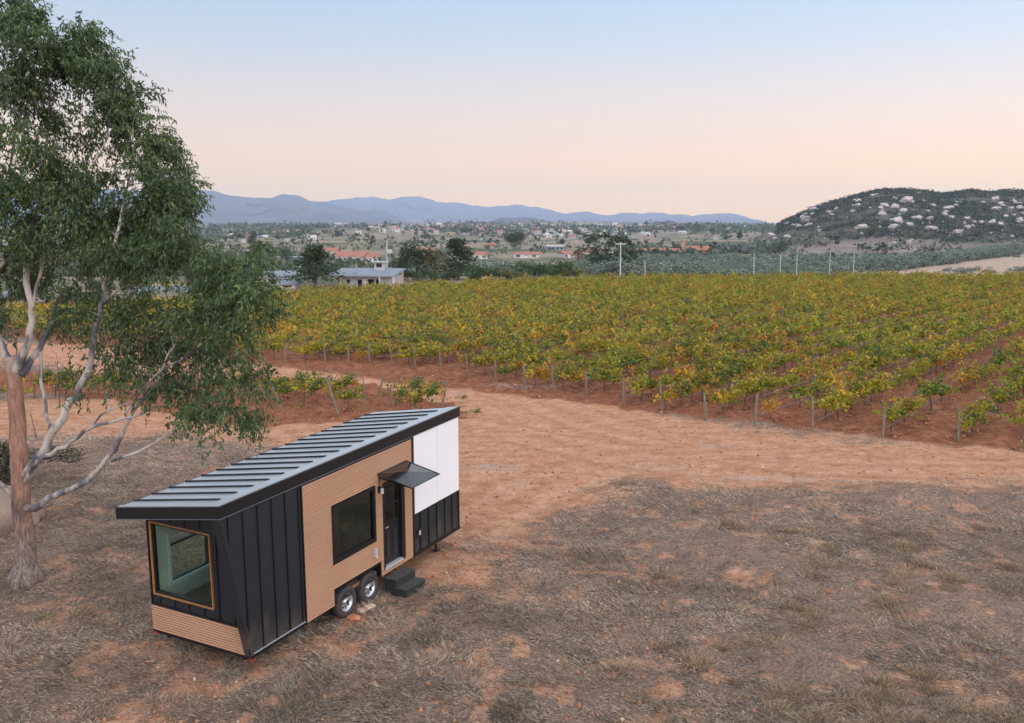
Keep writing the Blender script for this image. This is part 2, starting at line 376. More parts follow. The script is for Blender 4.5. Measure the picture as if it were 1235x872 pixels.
# ------------------------------------------------------------------ ground sheet
def build_ground():
    az1 = np.radians(np.linspace(-34, 34, 900)); az2 = np.radians(np.concatenate([np.linspace(34.8, 180, 60)]))
    az = np.concatenate([-az2[::-1][:-1], az1, az2]); az = az[:]      # first and last meet at 180 degrees
    r = np.concatenate([np.linspace(.5, 14, 14), 14 * 1.0052 ** np.arange(1, 300)])
    r = np.concatenate([r, r[-1] * 1.028 ** np.arange(1, 200)]); r = r[r < 9600]
    A, Rr = np.meshgrid(az, r); X = np.sin(A) * Rr; Y = np.cos(A) * Rr
    Z = H(X, np.maximum(Y, -50)); Z = np.where(Y < 9, H(X, np.full_like(Y, 9.)), Z)
    bare, red, fy = masks(X, Y)
    # raised soil along the vine rows and lumps
    a, b = vuv(X, Y)
    Z = Z + red * (.10 * np.abs(np.sin(a * math.pi / 2.25)) + .30 * (fbm(X / .6, Y / .6, 71, 4) - .5)) * (Y < 160)
    rut = np.zeros_like(X); berm = np.zeros_like(X); nb_ = (Y < 80) & (Y > 10)
    for q_ in RUTS:
        xx = X + .5 * (fbm(X / 3., Y / 3., 121) - .5); yy = Y + .5 * (fbm(X / 3., Y / 3., 122) - .5)
        d = segd(np.where(nb_, xx, 1e4), yy, q_); brk = sst(.3, .55, fbm(X / 1.6, Y / 1.6, 123, 4))
        rut = np.maximum(rut, (1 - sst(.12, .42, np.abs(d - .8))) * (.15 + .6 * brk)); berm = np.maximum(berm, (1 - sst(.1, .35, np.abs(d - 1.35))) * brk + .6 * (1 - sst(.05, .4, d)) * brk)
    rut *= (1 - red); berm *= (1 - red); Z = Z - .02 * rut + .012 * berm * (Y < 80)
    lit = (1 - bare) * (1 - red) * (Y < 60)
    Z = Z + lit * (.09 * (fbm(X / .45, Y / .45, 73, 3) - .5))
    Z = Z + np.where(Rr < 60, .03 * (fbm(X / .35, Y / .35, 75, 3) - .5), 0)
    for px, py, w, hgt in [(1090, 600, 1.1, .28), (1130, 603, .7, .2), (600, 510, .9, .12), (880, 670, 1.5, .15), (1150, 740, .9, .22), (980, 800, 1.0, .15)]:
        q = G(px, py); Z = Z + hgt * np.exp(-((X - q[0]) ** 2 + (Y - q[1]) ** 2) / w ** 2) * (Y < 80)
    n, mth = X.shape
    idx = np.arange(n * mth).reshape(n, mth)
    Fq = np.stack([idx[:-1, :-1], idx[:-1, 1:], idx[1:, 1:], idx[1:, :-1]], -1).reshape(-1, 4)
    V = np.stack([X, Y, Z], -1).reshape(-1, 3)
    me = npmesh('ground', V, Fq, groundmat(), smooth=True)
    ash = np.zeros_like(X)
    for px, py, wx, wy in [(632, 467, 1.7, .6), (585, 563, 1.5, .35), (615, 565, .9, .3), (528, 475, 1.3, .5), (905, 577, 2.0, .25), (860, 538, .9, .2)]:
        q = G(px, py); ash = np.maximum(ash, np.exp(-(((X - q[0]) / wx) ** 2 + ((Y - q[1]) / wy) ** 2) ** 2) * sst(.3, .6, fbm(X / .3, Y / .3, 131, 4)))
    addattr(me, 'ash', ash.ravel()); addattr(me, 'bare', bare.ravel()); addattr(me, 'rut', rut.ravel()); addattr(me, 'berm', berm.ravel()); addattr(me, 'red', red.ravel())
    val = sst(0, 5, Y - fy)
    AA = X / np.maximum(Y, 1); hz = np.interp(AA, HA, HZ, left=0, right=0)
    hill = sst(398, 420, Y) * sst(2, 5, hz + (fbm(X / 30, Y / 30, 81) - .5) * 4) * (Y < 1200) * (Y > 0)
    t = (Y - 400) / 220
    scr = sst(.17, .3, t + (fbm(X / 40, Y / 40, 83) - .5) * .35)
    fa, fb = HEDGE
    side = (X - fa[0]) * (fb[1] - fa[1]) - (Y - fa[1]) * (fb[0] - fa[0])
    field = ((side > 0) & (Y > fy + 2) & (Y < fb[1] + 12)).astype(float)
    addattr(me, 'valley', val.ravel()); addattr(me, 'hill', hill.ravel()); addattr(me, 'scrub', scr.ravel()); addattr(me, 'field', field.ravel())
    o = link(bpy.data.objects.new('ground', me)); tag(o, kind='structure')
HEDGE = (G(1080, 326.5), G(1245, 300))
build_ground()
# ------------------------------------------------------------------ the tiny house
RW = Matrix(((0.46141, -0.88718, 0.00144), (0.88582, 0.46061, -0.05622), (0.04921, 0.02721, 0.99842)))
TWv = Vector((-5.35364, 17.7412, -8.36212 + CAMZ))
Wd, Ln, Hs, Hl, XW = 2.6, 8.56, 3.24, 2.793, .646
FA = .2326
def rz(y): return Hs + (Hl - Hs) * y / (Wd + .05)      # roof plane height
house = empty('tiny_house_on_wheels', TWv, label='long black and wood clad tiny house on wheels with a slanting metal roof', cat='tiny house')
house.rotation_euler = RW.to_euler()
def hexroof(mb, x0, x1, y0, y1, d0, d1):              # a slab between two offsets from the roof plane
    mb.hexa([(x0, y0, rz(y0) + d0), (x1, y0, rz(y0) + d0), (x1, y1, rz(y1) + d0), (x0, y1, rz(y1) + d0),
             (x0, y0, rz(y0) + d1), (x1, y0, rz(y0) + d1), (x1, y1, rz(y1) + d1), (x0, y1, rz(y1) + d1)])
roof = MB(); hexroof(roof, .012, Ln + .02, .0, Wd + .035, -.06, 0.0); roof = roof.build('roof', M['roof_metal'], house)
m = MB()
xs = [.40 + .4545 * i for i in range(18)]
for x in xs: hexroof(m, x, x + .018, .335, Wd + .032, .002, .036)
m.build('standing_seam', M['rib_metal'], roof)
m = MB(); hexroof(m, .0, Ln + .03, .0, .33, .002, .018); m.build('ridge_cap', M['roof_metal'], roof)
m = MB(); hexroof(m, .012, .09, .335, Wd + .03, .002, .018); m.build('edge_cap', M['roof_metal'], roof)
fs = MB()
fs.box(-.02, Ln + .05, -.035, -.003, Hs - FA, Hs - .002)
fs.box(-.02, Ln + .05, Wd + .038, Wd + .07, Hl - FA, Hl - .002)
for x0, x1 in ((-.02, .01), (Ln + .022, Ln + .05)): hexroof(fs, x0, x1, -.002, Wd + .037, -FA, -.003)
fs.build('fascia', M['black_trim'], house)
m = MB(); hexroof(m, .012, Ln, .0, Wd + .03, -.10, -.065); m.build('ceiling', M['ceiling_board'], house)
m = MB(); m.box(-.022, Ln + .05, -.04, -.001, Hs - FA - .014, Hs - FA - .001); hexroof(m, -.024, .012, -.002, Wd + .04, -FA - .014, -FA - .002)
m.build('drip_edge', M['drip_grey'], house)
SW = (3.266, 4.809, .949, 2.183); DR = (5.15, 5.985, .11, 2.13); WELL = (3.27, 4.985, -.01, .29); LW = (1.1, 2.22, .86, 1.86); FWN = (.89, 2.487, .79, 2.33)
zt = Hs - .105
# side walls (door side is y = 0); each cladding is a panel of its own
def clad_fin():
    b = MB()   # black board wall from the slanting front edge back to the wood
    zt_ = Hs - FA + .12
    x_at = lambda z: XW * (1 - z / (Hs - FA))
    p = [(x_at(0), 0), (2.30, 0), (2.30, zt_), (x_at(Hs - FA), Hs - FA), ]
    # polygon prism
    v0 = [(x, 0.0, z) for x, z in [(XW, 0), (2.30, 0), (2.30, zt_), (.0, zt_)]]
    v1 = [(x, .09, z) for x, z in [(XW, 0), (2.30, 0), (2.30, zt_), (.0, zt_)]]
    b.hexa([v0[0], v0[1], v1[1], v1[0], v0[3], v0[2], v1[2], v1[3]])
    return b
wall = clad_fin().build('side_wall', M['black_metal'], house)
wall['label'] = 'black board wall with a slanting front edge'
m = MB()
for x in (.60, 1.0, 1.4, 1.8, 2.2):
    m.box(x - .014, x + .014, -.024, -.001, .05, Hs - FA - .004)
zc = (Hs - FA) * (1 - .21 / XW)
m.hexa([(.196, -.024, zc + .1), (.224, -.024, zc + .0), (.224, -.001, zc + .0), (.196, -.001, zc + .1), (.196, -.024, Hs - FA - .004), (.224, -.024, Hs - FA - .004), (.224, -.001, Hs - FA - .004), (.196, -.001, Hs - FA - .004)])
m.build('batten', M['black_trim'], wall)
m = MB(); m.box(XW - .02, 2.30, -.03, .088, -.05, -.002); m.box(2.285, 2.315, -.028, -.002, -.0, Hs - FA - .004)
m.build('base_trim', M['black_trim'], house)
m = MB(); m.box(XW + .05, 2.27, -.03, -.002, .02, .028); m.build('highlight_strip', M['silver'], house)  # silver strip added as the thin highlight along the foot of the black boards
# the thick slanting fin at the front corner
zf = Hs - FA - .016
m = MB(); m.hexa([(XW - .01, -.03, -.05), (XW + .06, -.03, -.05), (XW + .06, .15, -.05), (XW - .01, .15, -.05), (-.005, -.03, zf), (.07, -.03, zf), (.07, .19, zf - .03), (-.005, .19, zf - .03)])
m.build('corner_fin', M['black_metal'], house)
m = MB(); m.hexa([(XW + .03, .10, .0), (XW + .08, .10, .0), (XW + .08, .15, .0), (XW + .03, .15, .0), (.05, .10, zf), (XW + .05, .10, zf), (XW + .05, .19, zf - .03), (.05, .19, zf - .03)])
m.build('fin_return', M['black_metal'], house)
# wood slats between the two black sections
def slats_x(mb, x0, x1, z0, z1, holes, y0, pitch=.054, h=.040):
    z = z0
    while z + h <= z1:
        seg = [(x0, x1)]
        for hx0, hx1, hz0, hz1 in holes:
            if z + h > hz0 and z < hz1:
                ns = []
                for a, b_ in seg:
                    if a < hx0: ns.append((a, min(b_, hx0)))
                    if b_ > hx1: ns.append((max(a, hx1), b_))
                seg = ns
        for a, b_ in seg:
            if b_ - a > .01: mb.box(a, b_, y0 - .024, y0 - .001, z, z + h)
        z += pitch
pad = lambda h, d: (h[0] - d, h[1] + d, h[2] - d, h[3] + d)
wf = MB(); wf.panel(2.302, 6.345, -.02, zt, [SW, DR, WELL], .002, .09)
wood = wf.build('wood_wall', M['dark_backing'], house)
m = MB(); slats_x(m, 2.318, 6.345, -.02, Hs - FA - .02, [pad(SW, .035), (DR[0] - .035, DR[1] + .035, .08, 2.165), pad(WELL, .03)], 0.0)
m.build('wood_slats', M['wood_slat'], wood)
# back section: white panels above black boards
m = MB(); m.box(6.347, Ln, .003, .09, 0, zt); m.build('rear_wall', M['black_metal'], house)
m = MB()
m.box(6.35, 6.44, -.03, -.001, -.05, Hs - FA - .02); m.box(6.44, Ln + .02, -.032, .0, -.05, .035); m.box(Ln - .03, Ln + .02, -.02, .0, .035, 1.01); m.box(6.44, Ln + .02, -.03, .0, 1.0, 1.025)
for x in (6.70, 7.09, 7.48, 7.87, 8.22): m.box(x - .014, x + .014, -.024, .001, .036, .998)
m.build('rear_batten', M['black_trim'], house)
for x0, x1 in ((6.455, 7.512), (7.522, 8.55)):
    MB().box(x0, x1, -.022, .002, 1.03, Hs - FA - .018).build('white_panel', M['white_panel'], house)
# other walls
m = MB(); m.panel(XW + .1, Ln, 0, Hl - .10, [LW], Wd - .09, Wd, 'x'); fw_ = m.build('far_wall', M['black_metal'], house)
m = MB(); m.box(Ln - .09, Ln, .09, Wd - .09, 0, Hl - .12)
m.hexa([(Ln - .09, .09, Hl - .12), (Ln, .09, Hl - .12), (Ln, Wd - .09, Hl - .12), (Ln - .09, Wd - .09, Hl - .12), (Ln - .09, .09, rz(.09) - .11), (Ln, .09, rz(.09) - .11), (Ln, Wd - .09, rz(Wd - .09) - .11), (Ln - .09, Wd - .09, rz(Wd - .09) - .11)])
m.build('back_wall', M['black_metal'], house)
m = MB(); m.panel(.15, Wd, .55, Hl - .11, [FWN], XW, XW + .09, 'y'); frw = m.build('front_wall', M['black_metal'], house)
m = MB(); m.hexa([(XW, .1, Hl - .11), (XW + .09, .1, Hl - .11), (XW + .09, Wd, Hl - .11), (XW, Wd, Hl - .11), (XW, .1, rz(.1) - .105), (XW + .09, .1, rz(.1) - .105), (XW + .09, Wd, rz(Wd) - .105), (XW, Wd, rz(Wd) - .105)])
m.build('gable_strip', M['black_metal'], frw)
m = MB()
for y in (.35, .75, 1.15, 1.55, 1.95, 2.35):
    if not (FWN[0] < y < FWN[1]): m.box(XW - .024, XW - .001, y - .014, y + .014, .58, rz(y) - FA)
    else: m.box(XW - .024, XW - .001, y - .014, y + .014, .58, FWN[2] - .06); m.box(XW - .024, XW - .001, y - .014, y + .014, FWN[3] + .06, rz(y) - .12)
m.box(XW - .03, XW - .001, .15, Wd, .535, .575); m.box(XW - .02, XW - .001, Wd - .035, Wd, .58, Hl - .12)
m.build('front_batten', M['black_trim'], frw)
m = MB(); m.box(XW, XW + .09, .15, Wd, -.02, .548); lw_ = m.build('front_wood_panel', M['dark_backing'], house)
m = MB(); z = -.01
while z < .51: m.box(XW - .024, XW - .001, .15, Wd, z, z + .040); z += .054
m.build('wood_slats', M['wood_slat'], lw_)
m = MB(); m.box(XW - .02, XW + .1, .13, Wd + .01, -.08, -.022); m.build('front_sill_trim', M['black_trim'], house)
# inside
m = MB(); m.panel(.75, Ln - .1, .10, 2.66, [SW, (DR[0], DR[1], .1, DR[3]), (WELL[0], WELL[1], .1, .312)], .092, .11, 'x'); m.panel(XW + .11, Ln - .1, .10, 2.66, [LW], Wd - .11, Wd - .092, 'x')
m.panel(.115, Wd - .115, .10, 2.64, [FWN], XW + .092, XW + .11, 'y'); m.box(Ln - .12, Ln - .1, .12, Wd - .12, .1, 2.64); m.box(5.0, 5.03, .12, Wd - .12, .1, 2.62)
m.build('inner_lining', M['interior_wall'], house)
m = MB(); a0_, a1_, b0_, b1_ = LW
m.box(a0_ - .07, a0_, Wd - .135, Wd - .111, b0_ - .07, b1_ + .07).box(a1_, a1_ + .07, Wd - .135, Wd - .111, b0_ - .07, b1_ + .07).box(a0_, a1_, Wd - .16, Wd - .111, b0_ - .07, b0_).box(a0_, a1_, Wd - .135, Wd - .111, b1_, b1_ + .07)
m.build('window_trim', M['cabinet'], house)
m = MB(); m.box(XW + .1, Ln - .1, .10, Wd - .1, .02, .095); m.build('floor', M['floor_wood'], house)
m = MB(); m.box(XW + .14, 2.6, 1.75, Wd - .13, .10, .46).box(XW + .16, 1.35, .2, 1.5, .1, .34); m.build('bench_seat', M['cushion'], house)
m = MB(); m.box(4.5, 4.97, 1.1, 1.8, .1, 2.1).box(3.6, 4.9, 1.9, Wd - .12, .1, 1.0); m.build('cabinet', M['cabinet'], house)
def window_x(hole, y, t, name, fm, gm, parent, mull=None, outer=None, depth=.08, s=-1):
    x0, x1, z0, z1 = hole
    f = MB()
    y0, y1 = sorted((y + s * .028, y - s * depth))
    f.box(x0 - .034, x0 + t, y0, y1, z0 - .034, z1 + .034); f.box(x1 - t, x1 + .034, y0, y1, z0 - .034, z1 + .034)
    f.box(x0 + t, x1 - t, y0, y1, z0 - .034, z0 + t); f.box(x0 + t, x1 - t, y0, y1, z1 - t, z1 + .034)
    if mull: f.box(x0 + t, x1 - t, y0 + .02, y1 - .005, mull - .025, mull + .025)
    w = f.build(name, fm, parent)
    g = MB().box(x0 + t, x1 - t, y - s * .03 - .003, y - s * .03 + .003, z0 + t, z1 - t); g.build('pane', gm, w)
    return w
w = window_x(SW, 0, .035, 'window', M['black_trim'], M['dark_pane'], house); w['label'] = 'large square window in the wood wall'
w = window_x(LW, Wd, .03, 'window', M['black_trim'], M['pane'], house, mull=1.62, s=1); w['label'] = 'black framed window seen through the front window'
y0, y1, z0, z1 = FWN; t = .012; f = MB()
f.box(XW - .045, XW + .03, y0 - .012, y0 + t, z0 - .012, z1 + .012); f.box(XW - .045, XW + .03, y1 - t, y1 + .012, z0 - .012, z1 + .012)
f.box(XW - .045, XW + .03, y0 + t, y1 - t, z0 - .012, z0 + t); f.box(XW - .045, XW + .03, y0 + t, y1 - t, z1 - t, z1 + .012)
w = f.build('window', M['frame_wood'], house); w['label'] = 'large front window in an orange wood frame'
f = MB(); a = t + .002; bb = t + .045
f.box(XW - .01, XW + .07, y0 + a, y0 + bb, z0 + a, z1 - a); f.box(XW - .01, XW + .07, y1 - bb, y1 - a, z0 + a, z1 - a); f.box(XW - .01, XW + .07, y0 + bb, y1 - bb, z0 + a, z0 + bb); f.box(XW - .01, XW + .07, y0 + bb, y1 - bb, z1 - bb, z1 - a)
f.build('inner_frame', M['black_trim'], w)
MB().box(XW + .02, XW + .026, y0 + bb, y1 - bb, z0 + bb, z1 - bb).build('pane', M['pane'], w)
# door
x0, x1, z0, z1 = DR; f = MB()
f.box(x0 - .033, x0 + .03, -.03, .09, z0 - .03, z1 + .034); f.box(x1 - .11, x1 + .033, -.03, .09, z0 - .03, z1 + .034); f.box(x0 + .03, x1 - .11, -.03, .09, z1 - .03, z1 + .034)
f.build('door_frame', M['black_trim'], house)
a0, a1 = x0 + .032, x1 - .112; zc0 = z0 + .03
d = MB(); g1 = (a0 + .1, a1 - .09, 1.60, 2.0); g2 = (a0 + .1, a1 - .09, 1.18, 1.555)
d.panel(a0, a1, zc0, z1 - .032, [g1, g2], .045, .085)
door = d.build('door', M['black_trim'], house)
f = MB()
for g in (g1, g2):
    f.box(g[0] - .02, g[0], .03, .044, g[2] - .02, g[3] + .02).box(g[1], g[1] + .02, .03, .044, g[2] - .02, g[3] + .02).box(g[0], g[1], .03, .044, g[2] - .02, g[2]).box(g[0], g[1], .03, .044, g[3], g[3] + .02)
f.build('door_glass_frame', M['black_trim'], door)
f = MB()
for g in (g1, g2): f.box(g[0], g[1], .055, .06, g[2], g[3])
f.build('door_pane', M['dark_pane'], door)
xm = (a0 + a1) / 2
for p0, p1 in ((a0 + .08, xm - .03), (xm + .03, a1 - .07)):
    for q0, q1 in ((.28, 1.0),):
        f = MB(); f.box(p0, p1, .036, .044, q0, q0 + .025).box(p0, p1, .036, .044, q1 - .025, q1).box(p0, p0 + .02, .036, .044, q0 + .025, q1 - .025).box(p1 - .02, p1, .036, .044, q0 + .025, q1 - .025).box(p0 + .05, p1 - .05, .03, .044, q0 + .07, q1 - .07)
        f.build('door_panel', M['black_metal'], door)
f = MB(); f.box(a0 + .03, a0 + .075, .03, .044, 1.0, 1.16).tube([(a0 + .05, .03, 1.08), (a0 + .05, -.01, 1.08), (a0 + .16, -.012, 1.08)], .01, 6); f.build('door_handle', M['silver'], door)
MB().box(x0 + .0, x1 - .11, -.05, .10, z0 - .028, z0 + .026).build('door_sill', M['silver'], house)
# canopy over the door
cz, cy = 2.47, -.95; cl, cr = 4.94, 6.12
V = [(cl, -.02, cz), (cr, -.02, cz), (5.53, -.46, cz - .03), (cl, cy, cz - .19), (cr, cy, cz - .19)]
m = MB()
def sheet(mb, a, b, c, t=.008):
    k = len(mb.v); mb.v += [V[a], V[b], V[c]] + [(p[0], p[1], p[2] - t) for p in (V[a], V[b], V[c])]
    mb.f += [(k, k + 1, k + 2), (k + 5, k + 4, k + 3), (k, k + 3, k + 4, k + 1), (k + 1, k + 4, k + 5, k + 2), (k + 2, k + 5, k + 3, k)]
sheet(m, 0, 3, 2); sheet(m, 3, 4, 2); sheet(m, 2, 4, 1); sheet(m, 0, 2, 1)
can = m.build('door_canopy', M['canopy_sheet'], house)
m = MB()
m.tube([V[0], V[3], V[4], V[1]], .014, 6); m.tube([V[0], V[1]], .02, 6)
m.build('canopy_rim', M['black_trim'], can)
for xx in (cl + .06, cr - .08):
    m = MB(); m.box(xx - .02, xx + .02, -.03, -.002, cz - .42, cz - .05); m.tube([(xx, -.02, cz - .1), (xx, cy + .04, cz - .215)], .014, 6); m.tube([(xx, -.02, cz - .4), (xx, -.35, cz - .22), (xx, -.6, cz - .17)], .012, 6)
    m.build('canopy_bracket', M['black_trim'], can)
# small fittings
m = MB(); m.box(4.93, 5.0, -.05, -.018, 2.02, 2.17).tube([(4.965, -.05, 2.15), (4.965, -.12, 2.15)], .035, 8); lamp = m.build('wall_lamp', M['black_trim'], house)
MB().tube([(4.965, -.12, 2.15), (4.965, -.13, 2.02)], .035, 10).build('lamp_shade', M['silver'], lamp)
m = MB(); m.box(4.72, 4.81, -.075, -.017, .56, .74).tube([(4.765, -.076, .58), (4.765, -.1, .52)], .02, 6); m.build('power_inlet', M['silver'], house)
m = MB(); m.box(6.56, 6.68, -.05, -.026, .42, .60); m.build('vent_cover', M['black_metal'], house)
m = MB(); m.box(6.585, 6.655, -.056, -.051, .53, .55).box(6.585, 6.655, -.056, -.051, .46, .48); m.box(6.58, 6.66, -.0508, -.0502, .45, .56); m.build('socket_cover', M['silver'], house)
for yy in (Wd - .06, -.01): 
    m = MB(); m.box(XW - .03, XW + .02, yy - .025, yy + .025, -.10, -.06); m.build('tail_light', M['red_lens'], house)
m = MB(); m.box(XW + .1, Ln - .1, .25, .33, -.2, -.055).box(XW + .1, Ln - .1, Wd - .33, Wd - .25, -.2, -.055); m.box(XW + .05, Ln, .08, Wd - .05, -.05, .018)
for x in (1.2, 2.4, 5.2, 6.4, 7.6): m.box(x, x + .06, .33, Wd - .33, -.18, -.056)
m.tube([(3.73, .1, -.14), (3.73, Wd - .1, -.14)], .04, 8).tube([(4.59, .1, -.14), (4.59, Wd - .1, -.14)], .04, 8)
m.build('chassis', M['black_trim'], house)
m = MB(); m.box(WELL[0] - .02, WELL[1] + .02, .28, .30, -.05, .311).box(WELL[0] - .02, WELL[0] - .001, .095, .28, -.05, .311).box(WELL[1] + .001, WELL[1] + .02, .095, .28, -.05, .311).box(WELL[0], WELL[1], .095, .28, .292, .31); m.build('wheel_arch', M['black_trim'], house)
m = MB(); m.box(WELL[0] - .028, WELL[0] + .02, -.02, .09, -.02, .318).box(WELL[1] - .02, WELL[1] + .028, -.02, .09, -.02, .318).box(WELL[0] + .02, WELL[1] - .02, -.02, .09, .292, .318); m.build('wheel_arch_trim', M['black_trim'], house)
for x in (7.9,):
    for y in (.3, Wd - .3):
        m = MB(); m.tube([(x, y, -.06), (x, y, -.44)], .03, 8).box(x - .09, x + .09, y - .09, y + .09, -.47, -.44); m.build('support_jack', M['black_trim'], house)
def wheel(x, y, s):
    c = (x, y, -.145); ax = (0, s, 0)
    tr = .355
    w = MB().lathe([(.20, -.19), (.30, -.20), (tr - .02, -.185), (tr, -.16), (tr, -.04), (tr - .02, -.012), (.30, 0.0), (.22, -.005), (.205, -.03), (.20, -.19)], c, ax, 40).build('wheel', M['rubber'], house, True)
    mm = MB().lathe([(.207, -.02), (.20, -.035), (.175, -.05), (.165, -.075), (.11, -.045), (.07, -.05), (.065, -.02), (.045, -.012), (.0, -.012)], c, ax, 32)
    mm.build('rim', M['rim'], w, True)
    h = MB(); axv = Vector(ax); h.lathe([(.16, -.1), (.16, -.094), (0, -.094)], c, ax, 20)
    for k in range(8):
        a = 2 * math.pi * k / 8; q = Vector(c) + Vector((math.cos(a) * .14, 0, math.sin(a) * .14)) + axv * -.052
        h.lathe([(.022, -.012), (.022, .006), (0, .006)], q, ax, 10)
    h.lathe([(.045, -.03), (.045, .012), (.03, .022), (0, .024)], Vector(c) + axv * -.01, ax, 14)
    for k in range(6):
        a = 2 * math.pi * k / 6; h.lathe([(.011, -.03), (.011, .01), (0, .012)], Vector(c) + Vector((math.cos(a) * .085, 0, math.sin(a) * .085)) + axv * -.035, ax, 6)
    h.build('hub', M['black_trim'], w)
for x in (3.73, 4.59):
    wheel(x, .0, -1); wheel(x, Wd, 1)
bpy.context.view_layer.update()
HM = Matrix.Translation(TWv) @ RW.to_4x4()
def hp(x, y, z): return HM @ Vector((x, y, z))
# steps at the door
q = hp(5.08, -.03, -.5); rzH = math.atan2(RW[1][0], RW[0][0])
gz = lambda p: float(H(p.x, p.y))
st = empty('door_step', (q.x, q.y, gz(q) - .01), rzH, label='dark grey two tread step box standing on the ground under the door', cat='step')
m = MB(); m.box(0, .82, -.33, -.03, 0, .385); m.build('upper_step', M['step_grey'], st)
m = MB(); m.box(0.004, .816, -.62, -.332, 0, .19); m.build('lower_step', M['step_grey'], st)
m = MB(); m.box(-.006, .826, -.345, -.028, .387, .41); m.build('tread', M['grip'], st)
m = MB(); m.box(-.002, .822, -.632, -.334, .192, .214); m.build('tread', M['grip'], st)
# ------------------------------------------------------------------ rocks
def rockmesh(name, r, seed, m, n=2, sx=1, sy=1, sz=.7, amp=.25):
    import bmesh
    bm = bmesh.new(); bmesh.ops.create_icosphere(bm, subdivisions=n, radius=1)
    g = np.random.default_rng(seed); k = g.normal(size=(7, 3)); k = unit(k); o = g.uniform(.5, .9, 7)
    for v in bm.verts:
        p = np.array(v.co)
        for kk, oo in zip(k, o):
            d = p @ kk
            if d > oo: p = p - kk * (d - oo) * .85
        s = 1 + amp * (float(vn(p[0] * 2.3 + seed, p[1] * 2.3 + p[2] * 1.7, seed)) - .5)
        v.co = Vector(p * s * np.array([sx, sy, sz]) * r)
    me = bpy.data.meshes.new(name); bm.to_mesh(me); bm.free(); me.materials.append(m)
    return me
q = hp(3.62, -.22, -.5)
o = link(bpy.data.objects.new('rock', rockmesh('rock', .125, 5, M['red_rock'], 3, 1.3, .9, .7))); o.location = (q.x, q.y, gz(q) + .05)
tag(o, 'orange rock on the ground in front of the front wheel', 'rock')
q = hp(4.14, -.16, -.5)
o = MB().box(-.17, .17, -.07, .07, 0, .07).box(-.03, .2, -.13, .0, .071, .13).build('wheel_chock', M['pale_wood']); o.location = (q.x, q.y, gz(q) - .005); o.rotation_euler = (0, 0, rzH - .3)
tag(o, 'pale wood block wedged on the ground between the two wheels', 'wood block')
q = hp(8.35, .02, -.5)
o = link(bpy.data.objects.new('rock', rockmesh('rock', .08, 9, M['red_rock'], 2))); o.location = (q.x, q.y, gz(q) + .03)
tag(o, 'small orange rock on the soil under the white end of the tiny house', 'rock')
def boulmat(name, c):
    m, nt, b = mat(name); v = objvec(nt)
    n1 = noise(nt, .8, 6, v, .65)
    L(nt, ramp(nt, n1, [(.3, tuple(x * .55 for x in c)), (.48, c), (.7, tuple(min(1, x * 1.25) for x in c))]), b.inputs['Base Color']); b.inputs['Roughness'].default_value = .95
    bump(nt, b, noise(nt, 3, 6, v, .7), .6, .1); return m
M['boulder_tan'] = boulmat('boulder_tan', (.30, .22, .16))
M['boulder_pale'] = boulmat('boulder_pale', (.47, .41, .385))
g = ground(2, 640)
o = link(bpy.data.objects.new('boulder', rockmesh('boulder', 1.05, 12, M['boulder_tan'], 4, 1.1, .8, .72))); o.location = (g[0] - .15, g[1] + .4, g[2] + .45)
tag(o, 'large smooth tan boulder on the ground behind the eucalyptus trunk', 'boulder')
# ------------------------------------------------------------------ eucalyptus
def barkmat():
    m, nt, b = mat('eucalyptus_bark')
    v = objvec(nt, (3.2, 3.2, .8)); n1 = noise(nt, .9, 8, v, .75); n2 = noise(nt, 7, 6, v, .7); n3 = noise(nt, 1.1, 4, objvec(nt, (2, 2, .8)))
    old = N(nt, 'ShaderNodeAttribute', attribute_name='old').outputs['Fac']
    oldc = ramp(nt, n1, [(.34, (.05, .036, .033)), (.44, (.20, .125, .095)), (.54, (.38, .20, .13)), (.66, (.36, .29, .25))])
    sz = N(nt, 'ShaderNodeSeparateXYZ'); L(nt, N(nt, 'ShaderNodeTexCoord').outputs['Object'], sz.inputs[0])
    lowk = ramp(nt, math_(nt, 'ADD', math_(nt, 'MULTIPLY', sz.outputs[2], .35), math_(nt, 'MULTIPLY', n1, .6)), [(.55, (.8, .8, .8)), (.95, (0, 0, 0))])
    oldc = mix(nt, lowk, oldc, ramp(nt, n2, [(.3, (.07, .06, .058)), (.5, (.22, .185, .165)), (.7, (.36, .32, .29))]))
    oldc = mix(nt, .7, oldc, ramp(nt, n2, [(.35, (.5, .45, .45)), (.6, (1.15, 1.1, 1.1))]), 'MULTIPLY')
    new = ramp(nt, n3, [(.40, (.10, .10, .115)), (.48, (.20, .19, .195)), (.53, (.46, .39, .34)), (.66, (.62, .56, .51))])
    L(nt, mix(nt, old, new, oldc), b.inputs['Base Color']); b.inputs['Roughness'].default_value = .8
    bump(nt, b, math_(nt, 'ADD', n2, math_(nt, 'MULTIPLY', n1, 1.2)), .8, .05); return m
M['bark'] = barkmat()
M['gum_leaf'] = leafmat('gum_leaf', trans=.3, rough=.42, spec=.5)
TY = G(32, 703)[1]
euc = empty('eucalyptus_tree', (G(32, 703)[0], TY, float(H(*G(32, 703)))), label='tall eucalyptus tree with peeling trunk and drooping crown left of the tiny house', cat='tree')
EO = np.array(euc.location)
tb = MB(); oldv = []
skel = []
